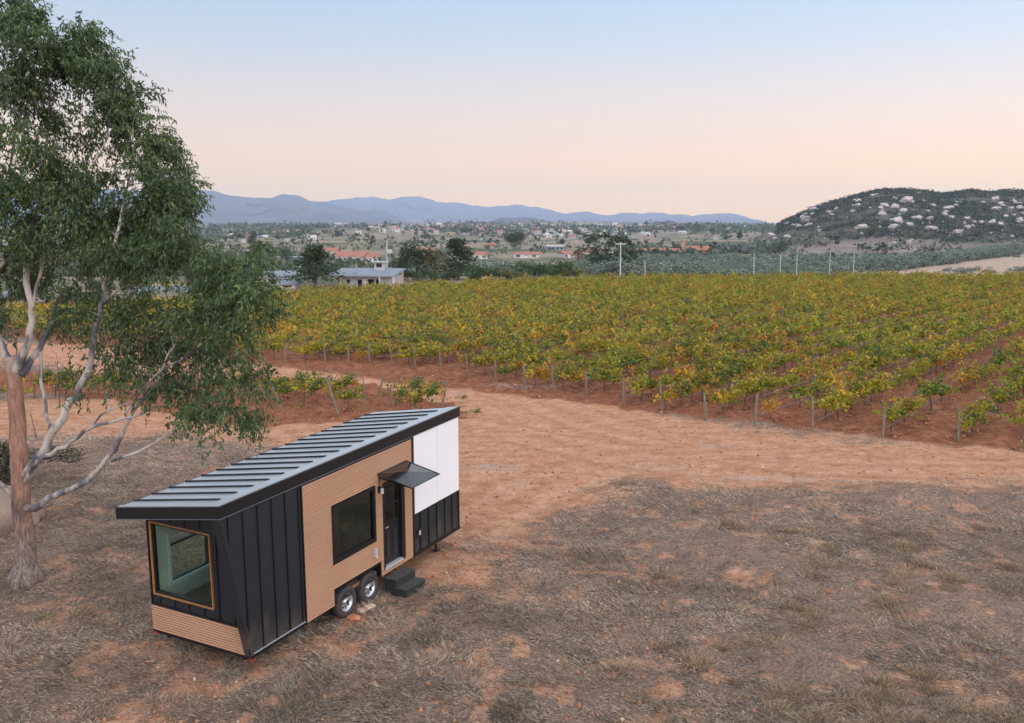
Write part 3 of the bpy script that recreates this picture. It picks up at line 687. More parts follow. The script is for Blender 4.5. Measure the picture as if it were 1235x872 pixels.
def limb(pts, old, n=10, jit=.02, fadein=False):
    # pts: (px, py, depth offset, radius m); resampled as a smooth curve
    P = np.array([np.append(at(p[0], p[1], TY + p[2]), p[3]) for p in pts])
    seg = np.linalg.norm(np.diff(P[:, :3], axis=0), axis=1); s = np.concatenate([[0], np.cumsum(seg)])
    k = max(4, int(s[-1] / .22)); t = np.linspace(0, s[-1], k)
    # Catmull-Rom
    out = []
    for tt in t:
        i = min(max(np.searchsorted(s, tt) - 1, 0), len(P) - 2); u = (tt - s[i]) / max(seg[i], 1e-6)
        p0, p1, p2, p3 = P[max(i - 1, 0)], P[i], P[i + 1], P[min(i + 2, len(P) - 1)]
        out.append(.5 * (2 * p1 + (p2 - p0) * u + (2 * p0 - 5 * p1 + 4 * p2 - p3) * u * u + (3 * p1 - p0 - 3 * p2 + p3) * u ** 3))
    out = np.array(out); out[:, 3] = np.maximum(out[:, 3] * (1 if n > 12 else .84), .007)
    out[1:-1, :3] += R.normal(size=(len(out) - 2, 3)) * jit * np.minimum(1, out[1:-1, 3:4] / .05)
    b = len(tb.v); tb.tube([tuple(p[:3] - EO) for p in out], list(out[:, 3]), n)
    for i, p in enumerate(out):
        fade = float(np.clip(1.15 - np.linalg.norm(p[:3] - out[0, :3]) / .75, 0, 1)) if (not callable(old) and fadein) else 0
        for k in range(n): oldv.append(old(p) if callable(old) else max(old, fade))
    skel.extend([p for p in out])
    return out
fork = at(22, 440, TY)[2]
trk = lambda p: float(np.clip(1.25 - (p[2] - (fork - .6)) / 1.0, 0, 1)) if p[2] > fork - .6 else 1.0
limb([(31, 720, 0, .50), (32, 704, 0, .37), (31, 682, 0, .265), (30, 643, 0, .225), (25, 594, 0, .21), (21, 509, .1, .185), (16, 450, .1, .17), (12, 430, .1, .15)], trk, 16, .012)
limb([(16, 455, .1, .15), (2, 418, .2, .11), (-20, 360, .4, .09), (-40, 280, .6, .06), (-55, 180, .8, .03)], .1)
limb([(18, 450, .1, .15), (34, 414, -.1, .105), (38, 375, -.2, .09), (31, 330, -.2, .085), (33, 300, -.1, .08), (44, 255, .0, .06), (52, 200, .2, .05), (60, 140, .2, .035), (58, 90, .1, .02), (52, 45, 0, .012)], .0)
limb([(25, 452, .1, .12), (45, 422, .5, .09), (60, 392, .8, .07), (67, 366, 1, .06), (85, 345, 1.1, .04), (110, 322, 1.3, .03), (140, 300, 1.5, .015)], .0)
limb([(20, 590, .06, .05), (29, 574, .0, .12), (42, 559, -.3, .125), (58, 531, -.5, .12), (80, 492, -.6, .11), (94, 470, -.7, .095), (107, 442, -.8, .085), (116, 397, -.9, .075), (123, 366, -1, .065), (131, 323, -1, .05), (139, 290, -1, .04), (150, 240, -.8, .03), (160, 190, -.6, .018), (160, 150, -.5, .012)], .0, fadein=True)
limb([(125, 366, -1, .05), (140, 352, -1.1, .04), (152, 338, -1.2, .03), (175, 310, -1.3, .02), (205, 280, -1.3, .012)], .0)
limb([(20, 598, .06, .04), (32, 579, -.12, .07), (46, 555, -.7, .065), (85, 536, -1.2, .05), (107, 518, -1.4, .045), (134, 509, -1.6, .035), (170, 500, -1.9, .025), (190, 488, -2, .015)], .0, fadein=True)
limb([(20, 604, .06, .05), (32, 611, -.08, .10), (44, 612, -.3, .10), (58, 601, -.6, .085), (89, 589, -1.0, .08), (112, 574, -1.2, .07), (134, 549, -1.4, .06), (148, 522, -1.6, .05), (165, 491, -1.8, .042), (188, 464, -2, .032), (201, 433, -2.1, .022), (215, 410, -2.2, .014)], .0, fadein=True)
limb([(134, 556, -1.4, .045), (165, 546, -1.6, .035), (192, 531, -1.9, .028), (212, 520, -2.1, .022), (235, 512, -2.3, .014)], .0)
limb([(107, 519, -1.4, .03), (122, 500, -1.5, .025), (150, 488, -1.7, .02), (178, 478, -1.9, .012)], .1)
limb([(49, 424, .4, .05), (50, 465, .2, .05), (57, 500, .0, .045), (59, 522, -.3, .05)], .0)
limb([(117, 401, -.9, .035), (150, 388, -1.2, .025), (182, 371, -1.4, .012)], .0)
limb([(39, 375, -.2, .05), (57, 305, -.5, .04), (85, 263, -.7, .03), (94, 244, -.7, .025), (105, 209, -.7, .022), (126, 174, -.6, .018), (131, 140, -.6, .012), (125, 100, -.5, .008)], .0)
limb([(150, 500, -1.7, .03), (185, 455, -2.2, .025), (225, 430, -2.6, .022), (250, 410, -2.8, .02), (268, 390, -3.0, .014), (285, 365, -3.0, .01)], .0)
limb([(-30, 560, .5, .1), (-10, 575, .3, .08), (10, 592, .1, .08), (20, 604, .08, .05)], .3)
limb([(0, 300, 1, .06), (8, 245, 1, .05), (13, 215, 1, .04), (15, 180, 1, .03), (25, 130, 1, .02), (28, 80, 1, .012)], .0)
limb([(-20, 345, .4, .06), (5, 318, .0, .04), (30, 290, -.3, .03), (70, 275, -.6, .02)], .0)
limb([(44, 528, -.3, .02), (40, 510, -.35, .014), (36, 495, -.35, .01)], .2, 6)
trunk = tb.build('trunk', M['bark'], euc, True)
# foliage masses: (px, py, rx, ry, depth offset, density)
MASS = [(5, 50, 50, 42, .3, 1), (50, 58, 42, 35, -.3, 1), (88, 72, 32, 28, .2, 1), (118, 90, 26, 24, -.2, 1), (150, 118, 22, 22, 0, 1), (35, 98, 32, 22, -.6, .9),
    (20, 130, 34, 22, .8, .8), (40, 162, 38, 22, -.5, 1), (72, 135, 18, 14, .4, .7), (124, 128, 20, 20, -.6, .9), (148, 150, 26, 20, .2, 1), (128, 168, 26, 16, .5, .7), (165, 176, 24, 20, -.3, 1), (192, 196, 26, 20, .1, 1), (175, 138, 10, 12, 0, .8),
    (5, 200, 22, 12, .4, .5), (10, 250, 26, 28, -.8, 1), (48, 216, 32, 16, .5, .8), (82, 240, 34, 22, -.7, 1), (120, 218, 28, 18, 0, .8), (158, 215, 38, 26, -.8, 1), (205, 228, 28, 26, .3, 1),
    (222, 262, 17, 40, 0, 1.1), (185, 256, 42, 32, -1.3, 1.1), (135, 256, 40, 26, -.4, 1), (80, 272, 38, 20, .4, .9), (30, 282, 30, 22, -1, 1), (112, 292, 36, 18, -.9, .9), (162, 296, 38, 20, -1.5, 1), (205, 290, 30, 26, -.9, 1.1), (222, 300, 16, 24, .4, 1),
    (150, 316, 28, 13, -.6, .7), (192, 318, 30, 14, -1.2, .8), (60, 330, 30, 16, 1.2, .5), (95, 350, 20, 12, .9, .5), (18, 345, 22, 14, .6, .6), (165, 352, 16, 12, -.9, .7), (20, 372, 26, 14, .8, .8), (5, 320, 30, 22, .2, .9), (45, 318, 30, 18, .9, .9), (10, 210, 26, 20, .6, .7), (70, 190, 24, 14, .4, .6), (90, 372, 26, 14, 1.2, .7), (130, 345, 26, 16, .4, .7), (130, 422, 30, 12, .2, .5),
    (282, 345, 40, 28, -3, 1.1), (300, 374, 28, 22, -3.2, 1.1), (252, 362, 18, 18, -2.6, .8), (298, 332, 28, 18, -2.6, 1.1), (318, 352, 12, 26, -3, 1), (262, 335, 22, 16, -2.8, .9),
    (262, 400, 28, 18, -3, .8), (290, 408, 24, 16, -3.1, .9), (205, 402, 34, 16, -1.6, .9), (162, 398, 34, 16, -1.2, .7), (228, 428, 34, 18, -2.2, .9), (172, 430, 36, 16, -1.7, .8), (268, 444, 28, 20, -2.9, 1),
    (296, 462, 20, 20, -3.1, 1), (250, 484, 30, 18, -2.8, .9), (284, 498, 22, 16, -3.0, 1), (308, 478, 10, 26, -3.1, 1.1), (222, 500, 20, 10, -2.4, .6), (266, 512, 24, 9, -2.9, .8),
    (100, 440, 34, 16, -.5, .35), (130, 468, 30, 16, -1, .3), (60, 390, 28, 14, .8, .35), (30, 395, 18, 14, 1.4, .35), (205, 470, 28, 14, -2, .5), (125, 380, 26, 12, -1, .4),
    (-50, 80, 50, 50, 0, .8), (-65, 175, 50, 50, .5, .8), (-50, 265, 45, 42, 0, .8), (-45, 345, 40, 30, .3, .6), (-115, 130, 50, 70, 0, .6), (-120, 240, 45, 50, 0, .6), (0, 15, 26, 10, .2, .9), (-10, 380, 26, 20, .4, .5)]
def foliage(masses, per_area, leafL, leafW, twigL, cols, wts, O, lights=None, depth_m=1.35):
    Vs, Fs, Cs = [], [], []; nb = 0; tw = MB()
    sk = np.array(skel)
    for (px, py, rx, ry, dz, den) in masses:
        Y = TY + dz; c = at(px, py, Y); mx = rx * Y / F; mz = ry * Y / F; my = min(depth_m, .9 * max(mx, .5))
        area = mx * mz; nt_ = max(4, int(area * per_area * den))
        # twig starts gathered in bunches so that the mass breaks into clumps with gaps
        nb_ = max(3, int(area * 9 * den) + 2); B = unit(R.normal(size=(nb_, 3))) * (R.uniform(.2, 1, (nb_, 1)) ** .45) * np.array([mx, my, mz]) + c
        # a branchlet to each bunch
        d2 = ((sk[None, :, :3] - B[:, None, :]) ** 2).sum(-1) + np.maximum(0, sk[None, :, 2] - B[:, None, 2] - .1) * 2.0
        near = sk[np.argmin(d2, 1)]
        for q in range(0, nb_):
            if R.random() < .55:
                p0 = near[q][:3]; p1 = B[q]; mid = (p0 + p1) / 2 + np.array([0, 0, .12 * np.linalg.norm(p1 - p0)])
                r0 = min(near[q][3] * .6, .012 + .006 * np.linalg.norm(p1 - p0))
                tw.tube([tuple(p0 - O), tuple(mid - O), tuple(p1 - O)], [r0, r0 * .7, .005], 4, False)
        k = R.integers(0, nb_, nt_)
        S = B[k] + R.normal(size=(nt_, 3)) * np.array([.17, .17, .12])
        D = unit((S - c) / np.array([mx, my, mz]) * .6 + R.normal(size=(nt_, 3)) * .45 + np.array([0, 0, -.1]))
        nl = 15; t = np.linspace(.1, 1, nl)[None, :, None]
        Pp = S[:, None] + D[:, None] * t * twigL + np.array([0, 0, -1]) * (t ** 2) * twigL * .25
        Pp = (Pp + R.normal(size=Pp.shape) * .025).reshape(-1, 3)
        Dl = unit(np.repeat(D, nl, 0) * .35 + R.normal(size=Pp.shape) * .42 + np.array([0, 0, -.7]))
        v, f = leafquads(Pp, Dl, leafL * R.uniform(.6, 1.25, len(Pp)), leafW * R.uniform(.7, 1.3, len(Pp)), R, .03)
        bc = R.uniform(.75, 1.3, nb_)[k]
        cc = pal(cols, wts, len(Pp), R, .25) * np.repeat(bc, nl)[:, None]
        Vs.append(v - O); Fs.append(f + nb); nb += len(v); Cs.append(np.repeat(cc, 4, 0))
    return np.concatenate(Vs), np.concatenate(Fs), np.concatenate(Cs), tw
MASS += [(78, 46, 30, 20, .1, 1), (104, 62, 24, 20, .1, 1), (182, 388, 42, 20, -1.3, .8), (150, 412, 38, 16, -1, .6), (215, 452, 32, 18, -2.1, .8), (185, 462, 30, 14, -1.7, .5), (100, 395, 34, 14, -.4, .45), (240, 375, 24, 18, -2.3, .8), (140, 100, 22, 18, .4, .9), (168, 150, 18, 18, 0, .9), (60, 215, 30, 24, -.3, .7), (150, 280, 40, 26, .6, .8), (60, 250, 34, 24, .7, .7)]
MASS = [(a - (3 if a > 240 else 0), b, c * (.96 if a > 240 else 1.02), d * (.98 if a > 240 else 1.02), e, f * (1.3 if a > 175 else (1.3 if b < 310 else 1.0))) for a, b, c, d, e, f in MASS]
V, Fq, C, tw = foliage(MASS, 400, .12, .036, .36, [(.065, .112, .032), (.10, .15, .04), (.038, .072, .026), (.16, .18, .05), (.075, .115, .05)], [4, 3, 3, 1, 2], EO)
print('gum leaves', len(Fq))
cr = link(bpy.data.objects.new('crown', npmesh('crown', V, Fq, M['gum_leaf'], C)), euc)
tw.build('twig', M['bark'], euc)
a = trunk.data.attributes.new('old', 'FLOAT', 'POINT'); a.data.foreach_set('value', np.array(oldv, np.float32))
# roots flare
m = MB()
for k in range(6):
    a = k * 1.05 + .3 * math.sin(k * 5); e_ = .5 + .14 * math.sin(k * 3.1); m.tube([(math.cos(a) * .12, math.sin(a) * .12, .5), (math.cos(a) * .27, math.sin(a) * .27, .16), (math.cos(a + .15) * e_, math.sin(a + .15) * e_, -.06)], [.12, .12, .05], 8)
rt = m.build('root', M['bark'], euc, True); aa = rt.data.attributes.new('old', 'FLOAT', 'POINT'); aa.data.foreach_set('value', np.ones(len(rt.data.vertices), np.float32))
# ------------------------------------------------------------------ vineyard
M['vine_leaf'] = leafmat('vine_leaf', trans=.3, rough=.6)
M['vine_wood'] = plain('vine_wood', (.09, .06, .045), .9, 0, .3, 12)
M['post_wood'] = plain('post_wood', (.19, .155, .105), .9, 0, .35, 9, bmp=.3)
M['drip_hose'] = plain('drip_hose', (.17, .17, .19), .5, 0, .2, 5)
M['wire'] = plain('wire', (.3, .3, .32), .5, .5, .1, 5)
GREEN, YG, YEL, ORG, RED = (.06, .135, .02), (.33, .305, .02), (.54, .37, .03), (.62, .22, .03), (.36, .06, .03)
def vine_arrays(kind, n, size, rng, hgt=1.0):
    w = {0: [6, 3, .8, .3, .05], 1: [3.2, 6, 1.4, .35, .06], 2: [2.5, 4, 2.6, 2.0, .3], 3: [1, 1.2, 1.6, 4, 1.4]}[kind]
    nsh = 15; x0 = rng.uniform(-.66, .66, nsh); D = unit(np.stack([rng.normal(0, .6, nsh), rng.normal(0, .55, nsh), rng.uniform(.1, 1.0, nsh)], 1))
    ln = rng.uniform(.35, 1.0, nsh) * hgt
    k = rng.integers(0, nsh, n); t = rng.uniform(0.05, 1, n)
    P = np.stack([x0[k], np.zeros(n), np.full(n, .60)], 1) + D[k] * (t * ln[k])[:, None]
    P[:, 2] -= .45 * np.maximum(t - .55, 0) * rng.uniform(.4, 1.6, nsh)[k]
    P += rng.normal(size=P.shape) * np.array([.075, .075, .06])
    Dl = unit(rng.normal(size=(n, 3)) * np.array([1, 1, .6]) + np.array([0, 0, -.25]))
    v, f = leafquads(P, Dl, size * rng.uniform(.7, 1.3, n), size * .95 * rng.uniform(.7, 1.2, n), rng, .1)
    base = pal([GREEN, YG, YEL, ORG, RED], w, n, rng, .25)
    # colour runs along a shoot
    sc = pal([GREEN, YG, YEL, ORG, RED], w, nsh, rng, .2)[k]
    return v, f, np.repeat(.45 * base + .55 * sc, 4, 0)
vrng = np.random.default_rng(5); VAR = []
for kk in range(10):
    kind = [0, 0, 1, 1, 1, 2, 2, 3, 0, 1][kk]; hgt = [1, 1.2, 1, 1.25, .9, 1, .9, .8, .6, 1.1][kk]
    v, f, c = vine_arrays(kind, [420, 460, 420, 460, 360, 400, 350, 280, 200, 440][kk], .12, vrng, hgt)
    fm = npmesh('vine_foliage', v, f, M['vine_leaf'], c)
    t = MB(); h = vrng.uniform(-.05, .05, 4)
    t.tube([(0, 0, -.12), (h[0], h[1], .3), (h[2], h[3], .62)], [.026, .02, .018], 6); t.tube([(-.55, .0, .64), (h[2], h[3], .61), (.55, 0, .65)], [.01, .02, .01], 5)
    for s_ in range(6):
        x = vrng.uniform(-.5, .5); t.tube([(x, 0, .73), (x + vrng.normal() * .2, vrng.normal() * .15, 1.1), (x + vrng.normal() * .3, vrng.normal() * .3, 1.3)], [.008, .006, .003], 3, False)
    VAR.append((fm, t, kind))
tm = []
for fm, t, kind in VAR:
    o = t.build('trunk', M['vine_wood']); tm.append(o.data); bpy.data.objects.remove(o)
EDGE = [G(*p) for p in [(344, 440), (369, 434.5), (393, 438.5), (420, 441), (446, 439), (474, 443), (501, 444), (533, 452), (565.6, 458), (598.6, 463), (632.6, 471), (668, 475), (708, 479), (752, 491), (799, 498), (851, 508), (910, 514), (980, 521), (1064, 529), (1155, 533)]]
org = list(EDGE)
d0 = (EDGE[0] - EDGE[11]); d0 /= np.hypot(*d0)
LEFT = [EDGE[0] + U * 1.95 * (i + 1) for i in range(20)]; RIGHT = [EDGE[-1] - U * 2.2 * (i + 1) for i in range(9)]
org = LEFT[::-1] + org + RIGHT
rowang = math.atan2(Vd[1], Vd[0])
cand = []
prng = np.random.default_rng(8)
rows = []
for ri, p in enumerate(org):
    b = prng.uniform(.5, 1.9); last = 0
    while b < 200:
        q = p + Vd * b + prng.normal(size=2) * .08; fy = np.interp(q[0], [a[0] for a in FARX], [a[1] for a in FARX])
        if q[1] > fy: break
        last = b
        sx, sy = topx(q[0], q[1], 1.5)
        if -70 < sx < 1310 and prng.random() < (.9 if b > 6 else .8): cand.append((math.hypot(*q), q[0], q[1], b))
        b += prng.uniform(.95, 1.2)
    rows.append((p, last))
cand.sort()
VG = 'grapevines in the rows of the vineyard'
LB = {0: 'leafy green grapevine in the trellised rows of the vineyard', 1: 'yellow green grapevine in the trellised rows of the vineyard', 2: 'grapevine with orange and yellow leaves in the trellised rows of the vineyard', 3: 'grapevine turned orange red in the trellised rows of the vineyard'}
def put_vine(x, y, sc=1.0, k=None, ang=None, group=VG, label=None):
    if k is None: k = int(prng.choice(10, p=[.15, .12, .14, .11, .09, .13, .09, .06, .06, .05]))
    fm, _, kind = VAR[k]
    e = bpy.data.objects.new('grapevine', None); e.location = (x, y, float(H(x, y)) + .02); e.rotation_euler = (0, 0, (rowang if ang is None else ang) + (math.pi if prng.random() < .5 else 0) + prng.normal() * .1)
    s = sc * prng.uniform(.85, 1.2); e.scale = (s * prng.uniform(.85, 1.1), s, s); e.empty_display_size = .1; link(e); tag(e, label or LB[kind], 'grapevine', group)
    link(bpy.data.objects.new('foliage', fm), e); link(bpy.data.objects.new('trunk', tm[k]), e)
for c in cand[:278]: put_vine(c[1], c[2], prng.choice([.75, .95, 1.05, 1.15]))
# the rest of the vineyard: one mass
srng = np.random.default_rng(99); pool = []
for kk in range(14):
    kind = [0, 1, 1, 1, 1, 1, 2, 2, 1, 0, 1, 3, 1, 2][kk]; v, f, c = vine_arrays(kind, 120, .2, srng, [1.1, 1.2, 1.3, 1.2, 1, 1.25, 1.1, 1.2, 1.3, 1.1, 1.2, 1, 1.3, 1.1][kk]); pool.append((v, c))
Vs, Cs = [], []
for c in cand[278:]:
    v, cc = pool[srng.integers(0, 14)]; a = rowang + (math.pi if srng.random() < .5 else 0); s = srng.uniform(.85, 1.15)
    far = min(1, max(0, (c[0] - 60) / 60))
    ca, sa = math.cos(a) * s, math.sin(a) * s
    x = v[:, 0] * ca - v[:, 1] * sa + c[1]; y = v[:, 0] * sa + v[:, 1] * ca + c[2]; z = v[:, 2] * s + float(H(c[1], c[2]))
    Vs.append(np.stack([x, y, z], 1)); t_ = srng.uniform(.82, 1.15)
    Cs.append((cc * t_) * (1 - .35 * far) + .35 * far * np.array([.27, .25, .035]) * t_)
V = np.concatenate(Vs); C = np.concatenate(Cs)
o = link(bpy.data.objects.new('vineyard_foliage', npmesh('vineyard_foliage', V, np.arange(len(V)).reshape(-1, 4), M['vine_leaf'], C))); tag(o, 'mass of yellow green autumn vines filling the far vineyard', 'vines', kind='stuff')
print('vines', len(cand), 'stuff quads', len(V) // 4)
# posts
def postmesh(h, r):
    m = MB(); m.tube([(0, 0, -.25), (0, 0, h * .5), (0, 0, h)], [r, r * .97, r * .93], 10); o = m.build('post', M['post_wood']); me = o.data; bpy.data.objects.remove(o); return me
pm = [postmesh(1.32, .052), postmesh(1.42, .047), postmesh(1.2, .055)]; thin = postmesh(1.35, .022)
for i, p in enumerate(org):
    sx, sy = topx(p[0], p[1], 1)
    if sx < -40 or sx > 1290: continue
    o = link(bpy.data.objects.new('vineyard_post', pm[i % 3])); o.location = (p[0], p[1], float(H(p[0], p[1])))
    tl = prng.uniform(.0, .2) - .02; o.rotation_euler = Vector((-Vd[0] * tl + prng.normal() * .045, -Vd[1] * tl, 1)).to_track_quat('Z', 'Y').to_euler()
    tag(o, 'weathered round end post at the near edge of the vineyard', 'post', 'end posts along the near edge of the vineyard')
cnt = 0; mid_posts = []
for p, last in rows:
    b = 6.5
    while b < last and b < 60:
        q = p + Vd * b; sx, sy = topx(q[0], q[1], 1)
        if -30 < sx < 1265: mid_posts.append((math.hypot(*q), q))
        b += 6.2
mid_posts.sort(key=lambda a: a[0])
for d, q in mid_posts[:150]:
    o = link(bpy.data.objects.new('vineyard_post', thin)); o.location = (q[0], q[1], float(H(q[0], q[1]))); o.rotation_euler = (prng.normal() * .03, prng.normal() * .03, 0); o.scale = (1, 1, prng.uniform(.95, 1.25))
    tag(o, 'thin stake standing within a row of the vineyard', 'post', 'thin stakes within the vine rows')
def lineobj(name, p, q, zs, r, m, n=16, sag=.05):
    mb = MB(); o0 = np.array([p[0], p[1], float(H(*p))])
    for z in zs:
        pts = []
        for i in range(n + 1):
            t = i / n; xy = p * (1 - t) + q * t; pts.append((xy[0] - o0[0], xy[1] - o0[1], float(H(*xy)) - o0[2] + z + sag * (float(vn(t * 9, z * 7, 3)) - .5)))
        mb.tube(pts, r, 4)
    o = mb.build(name, m); o.location = o0; return o
for p, last in rows:
    L_ = min(last, 45)
    q = p + Vd * L_
    if max(topx(p[0], p[1], 0)[0], topx(q[0], q[1], 0)[0]) < 0 or topx(p[0], p[1], 0)[0] > 1300: continue
    tag(lineobj('trellis_wire', p, q, (.78, 1.15), .005, M['wire']), 'thin wires strung between the posts of a vine row', 'wire', 'trellis wires of the vine rows')
    tag(lineobj('drip_hose', p + Vd * .5, q, (.36,), .016, M['drip_hose'], 24, .12), 'grey drip hose running low along a vine row', 'hose', 'drip hoses of the vine rows')
# young plot left of the road
Z8 = lambda x, y: (300 + x / 3.0875, 330 + y / 3.0875)
for (bx, by, tx, ty, r) in [(128, 523, 85, 410, .05), (335, 532, 290, 395, .055), (303, 500, 303, 345, .03), (430, 512, 427, 390, .025), (478, 472, 505, 370, .045), (541, 506, 520, 430, .05), (603, 440, 615, 382, .045), (718, 497, 740, 397, .05), (45, 380, 62, 310, .045), (215, 375, 220, 335, .045), (398, 400, 402, 358, .045), (62, 470, 62, 350, .02), (182, 475, 178, 362, .02)]:
    g = ground(*Z8(bx, by)); T = at(*Z8(tx, ty), g[1]) ; d = T - g; h = np.linalg.norm(d)
    m = MB(); m.tube([(0, 0, -.2), (0, 0, h)], [r, r * .95], 10); o = m.build('vineyard_post', M['post_wood']); o.location = g; o.rotation_euler = Vector(d).to_track_quat('Z', 'Y').to_euler()
    tag(o, 'leaning weathered post in the sparse vine plot behind the tiny house', 'post', 'leaning posts of the sparse vine plot')
for (vx, vy, sc, k) in [(40, 400, .9, 0), (75, 410, 1, 0), (110, 385, .9, 8), (130, 420, 1, 1), (170, 405, .8, 8), (205, 425, 1.1, 0), (245, 400, .9, 0), (258, 360, .6, 8), (300, 415, .9, 8), (335, 405, 1, 0), (372, 440, 1, 1), (400, 410, .9, 8), (545, 440, .9, 8), (585, 430, .9, 0), (600, 465, .9, 8), (640, 458, 1, 0), (662, 430, .7, 8), (790, 455, .45, 8), (835, 505, .6, 8), (190, 490, .3, 8), (-560, 395, 1, 0), (-640, 400, 1, 1), (-720, 395, 1, 0), (-500, 405, .9, 0), (-800, 400, 1, 0), (-880, 410, 1, 2), (-60, 395, 1, 0), (-130, 400, .9, 0)]:
    px, py = Z8(vx, vy); q = G(px, py + 21 * sc); k, sc = (8, sc * 1.15) if k == 0 else (k, sc * .8)
    put_vine(q[0], q[1], sc, k, .25, 'young vines of the sparse plot', 'young green vine in the sparse plot behind the tiny house')
# ------------------------------------------------------------------ dry grass and litter
M['dry_grass'] = leafmat('dry_grass', trans=.15, rough=.8, spec=.15)
grng = np.random.default_rng(21)
def scatter(n, cond):
    out = []
    tot = 0
    while tot < n:
        Y = 15.5 + (62 - 15.5) * grng.random(n * 2) ** 1.9; X = grng.uniform(-.62, .62, n * 2) * (Y + 4)
        b, r, fy = masks(X, Y); k = cond(X, Y, b, r); out.append(np.stack([X[k], Y[k]], 1)); tot += k.sum()
    return np.concatenate(out)[:n]
def cond(X, Y, b, r):
    d = .12 + 1.1 * sst(.36, .62, fbm(X / 1.3, Y / 1.3, 91)) * sst(.3, .55, fbm(X / .33, Y / .33, 92, 3))
    d = d * (1 - np.clip(sst(.25, .8, b + .5 * (fbm(X / .25, Y / .25, 68, 3) - .5)), 0, .992)) * (1 - np.clip(r * 1.2, 0, .99))
    return grng.random(len(X)) < d
Pq = scatter(560000, cond); n = len(Pq); Zq = H(Pq[:, 0], Pq[:, 1]) + grng.uniform(0, .035, n)
fl = (fbm(Pq[:, 0] / 1.1, Pq[:, 1] / 1.1, 95, 3) * 6) + grng.normal(size=n) * 1.0
el = np.abs(grng.normal(.12, .2, n)); D = unit(np.stack([np.cos(fl), np.sin(fl), el], 1))
tuf = sst(.5, .72, fbm(Pq[:, 0] / .8 + 7, Pq[:, 1] / .8, 97, 3)); D = unit(D + np.array([0, 0, 1.0]) * (tuf * grng.random(n))[:, None])
Ln_ = grng.uniform(.04, .15, n) * (1 + .6 * tuf)
v, f = leafquads(np.stack([Pq[:, 0], Pq[:, 1], Zq], 1), D, Ln_, grng.uniform(.005, .012, n), grng, .06)
cc = pal([(.31, .243, .192), (.47, .385, .30), (.10, .075, .058), (.52, .37, .225), (.28, .235, .185), (.17, .15, .085)], [4, 3, 3, 1.6, 1.5, .7], n, grng, .2)
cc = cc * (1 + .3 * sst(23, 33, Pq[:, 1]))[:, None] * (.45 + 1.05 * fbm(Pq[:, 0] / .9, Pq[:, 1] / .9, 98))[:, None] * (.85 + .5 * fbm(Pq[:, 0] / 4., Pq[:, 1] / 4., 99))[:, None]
o = link(bpy.data.objects.new('dry_grass', npmesh('dry_grass', v, f, M['dry_grass'], np.repeat(cc, 4, 0)))); tag(o, 'matted grey brown dry grass covering the foreground', 'grass', kind='stuff')
# standing tufts
def tuftmesh(n, h, sp, cols, w, seed):
    g = np.random.default_rng(seed); a = g.uniform(0, 6.28, n); r = sp * np.sqrt(g.random(n)); P = np.stack([np.cos(a) * r, np.sin(a) * r, np.full(n, -.02)], 1)
    D = unit(np.stack([np.cos(a) * g.uniform(.1, .9, n), np.sin(a) * g.uniform(.1, .9, n), np.ones(n)], 1) + g.normal(size=(n, 3)) * .2)
    return leafquads(P, D, h * g.uniform(.5, 1.2, n), .011, g, .08) + (np.repeat(pal(cols, w, n, g, .2), 4, 0),)
TU = [tuftmesh(150, .28, .16, [(.44, .31, .18), (.34, .24, .15), (.20, .14, .09)], [3, 3, 2], 1), tuftmesh(130, .2, .2, [(.28, .21, .16), (.38, .30, .23), (.15, .11, .09)], [3, 3, 2], 2), tuftmesh(160, .32, .22, [(.48, .35, .21), (.38, .28, .18), (.24, .17, .11)], [3, 3, 2], 3), tuftmesh(110, .14, .16, [(.09, .12, .045), (.14, .16, .07), (.3, .25, .14)], [3, 2, 1], 4)]
def cond2(X, Y, b, r):
    px = CX + F * X / Y
    d = sst(.48, .66, fbm(X / 1.9, Y / 1.9, 101)) * (.35 + .65 * sst(750, 1000, px) * (Y < 27)) * (b < .3) * (r < .2) * (1 - sst(26, 34, Y) * .7) * (((X + 1.6) ** 2 / 16 + (Y - 21) ** 2 / 16) > 1)
    return grng.random(len(X)) < d * .5
Q = scatter(900, cond2); Vs, Fs, Cs, nb = [], [], [], 0
for x, y in Q:
    v, f, c = TU[grng.choice(4, p=[.3, .35, .28, .07])]; a = grng.uniform(0, 6.28); s = grng.uniform(.3, .65); lean = grng.normal(size=2) * .3
    z = v[:, 2] * s * grng.uniform(.6, 1.1); xx = (v[:, 0] * math.cos(a) - v[:, 1] * math.sin(a)) * s * 1.9 + lean[0] * z; yy = (v[:, 0] * math.sin(a) + v[:, 1] * math.cos(a)) * s * 1.9 + lean[1] * z
    Vs.append(np.stack([xx + x, yy + y, z + float(H(x, y))], 1)); Fs.append(f + nb); nb += len(v); Cs.append(c * grng.uniform(.8, 1.15))
o = link(bpy.data.objects.new('grass_tufts', npmesh('grass_tufts', np.concatenate(Vs), np.concatenate(Fs), M['dry_grass'], np.concatenate(Cs)))); tag(o, 'straw coloured grass tufts scattered over the foreground', 'grass', kind='stuff')
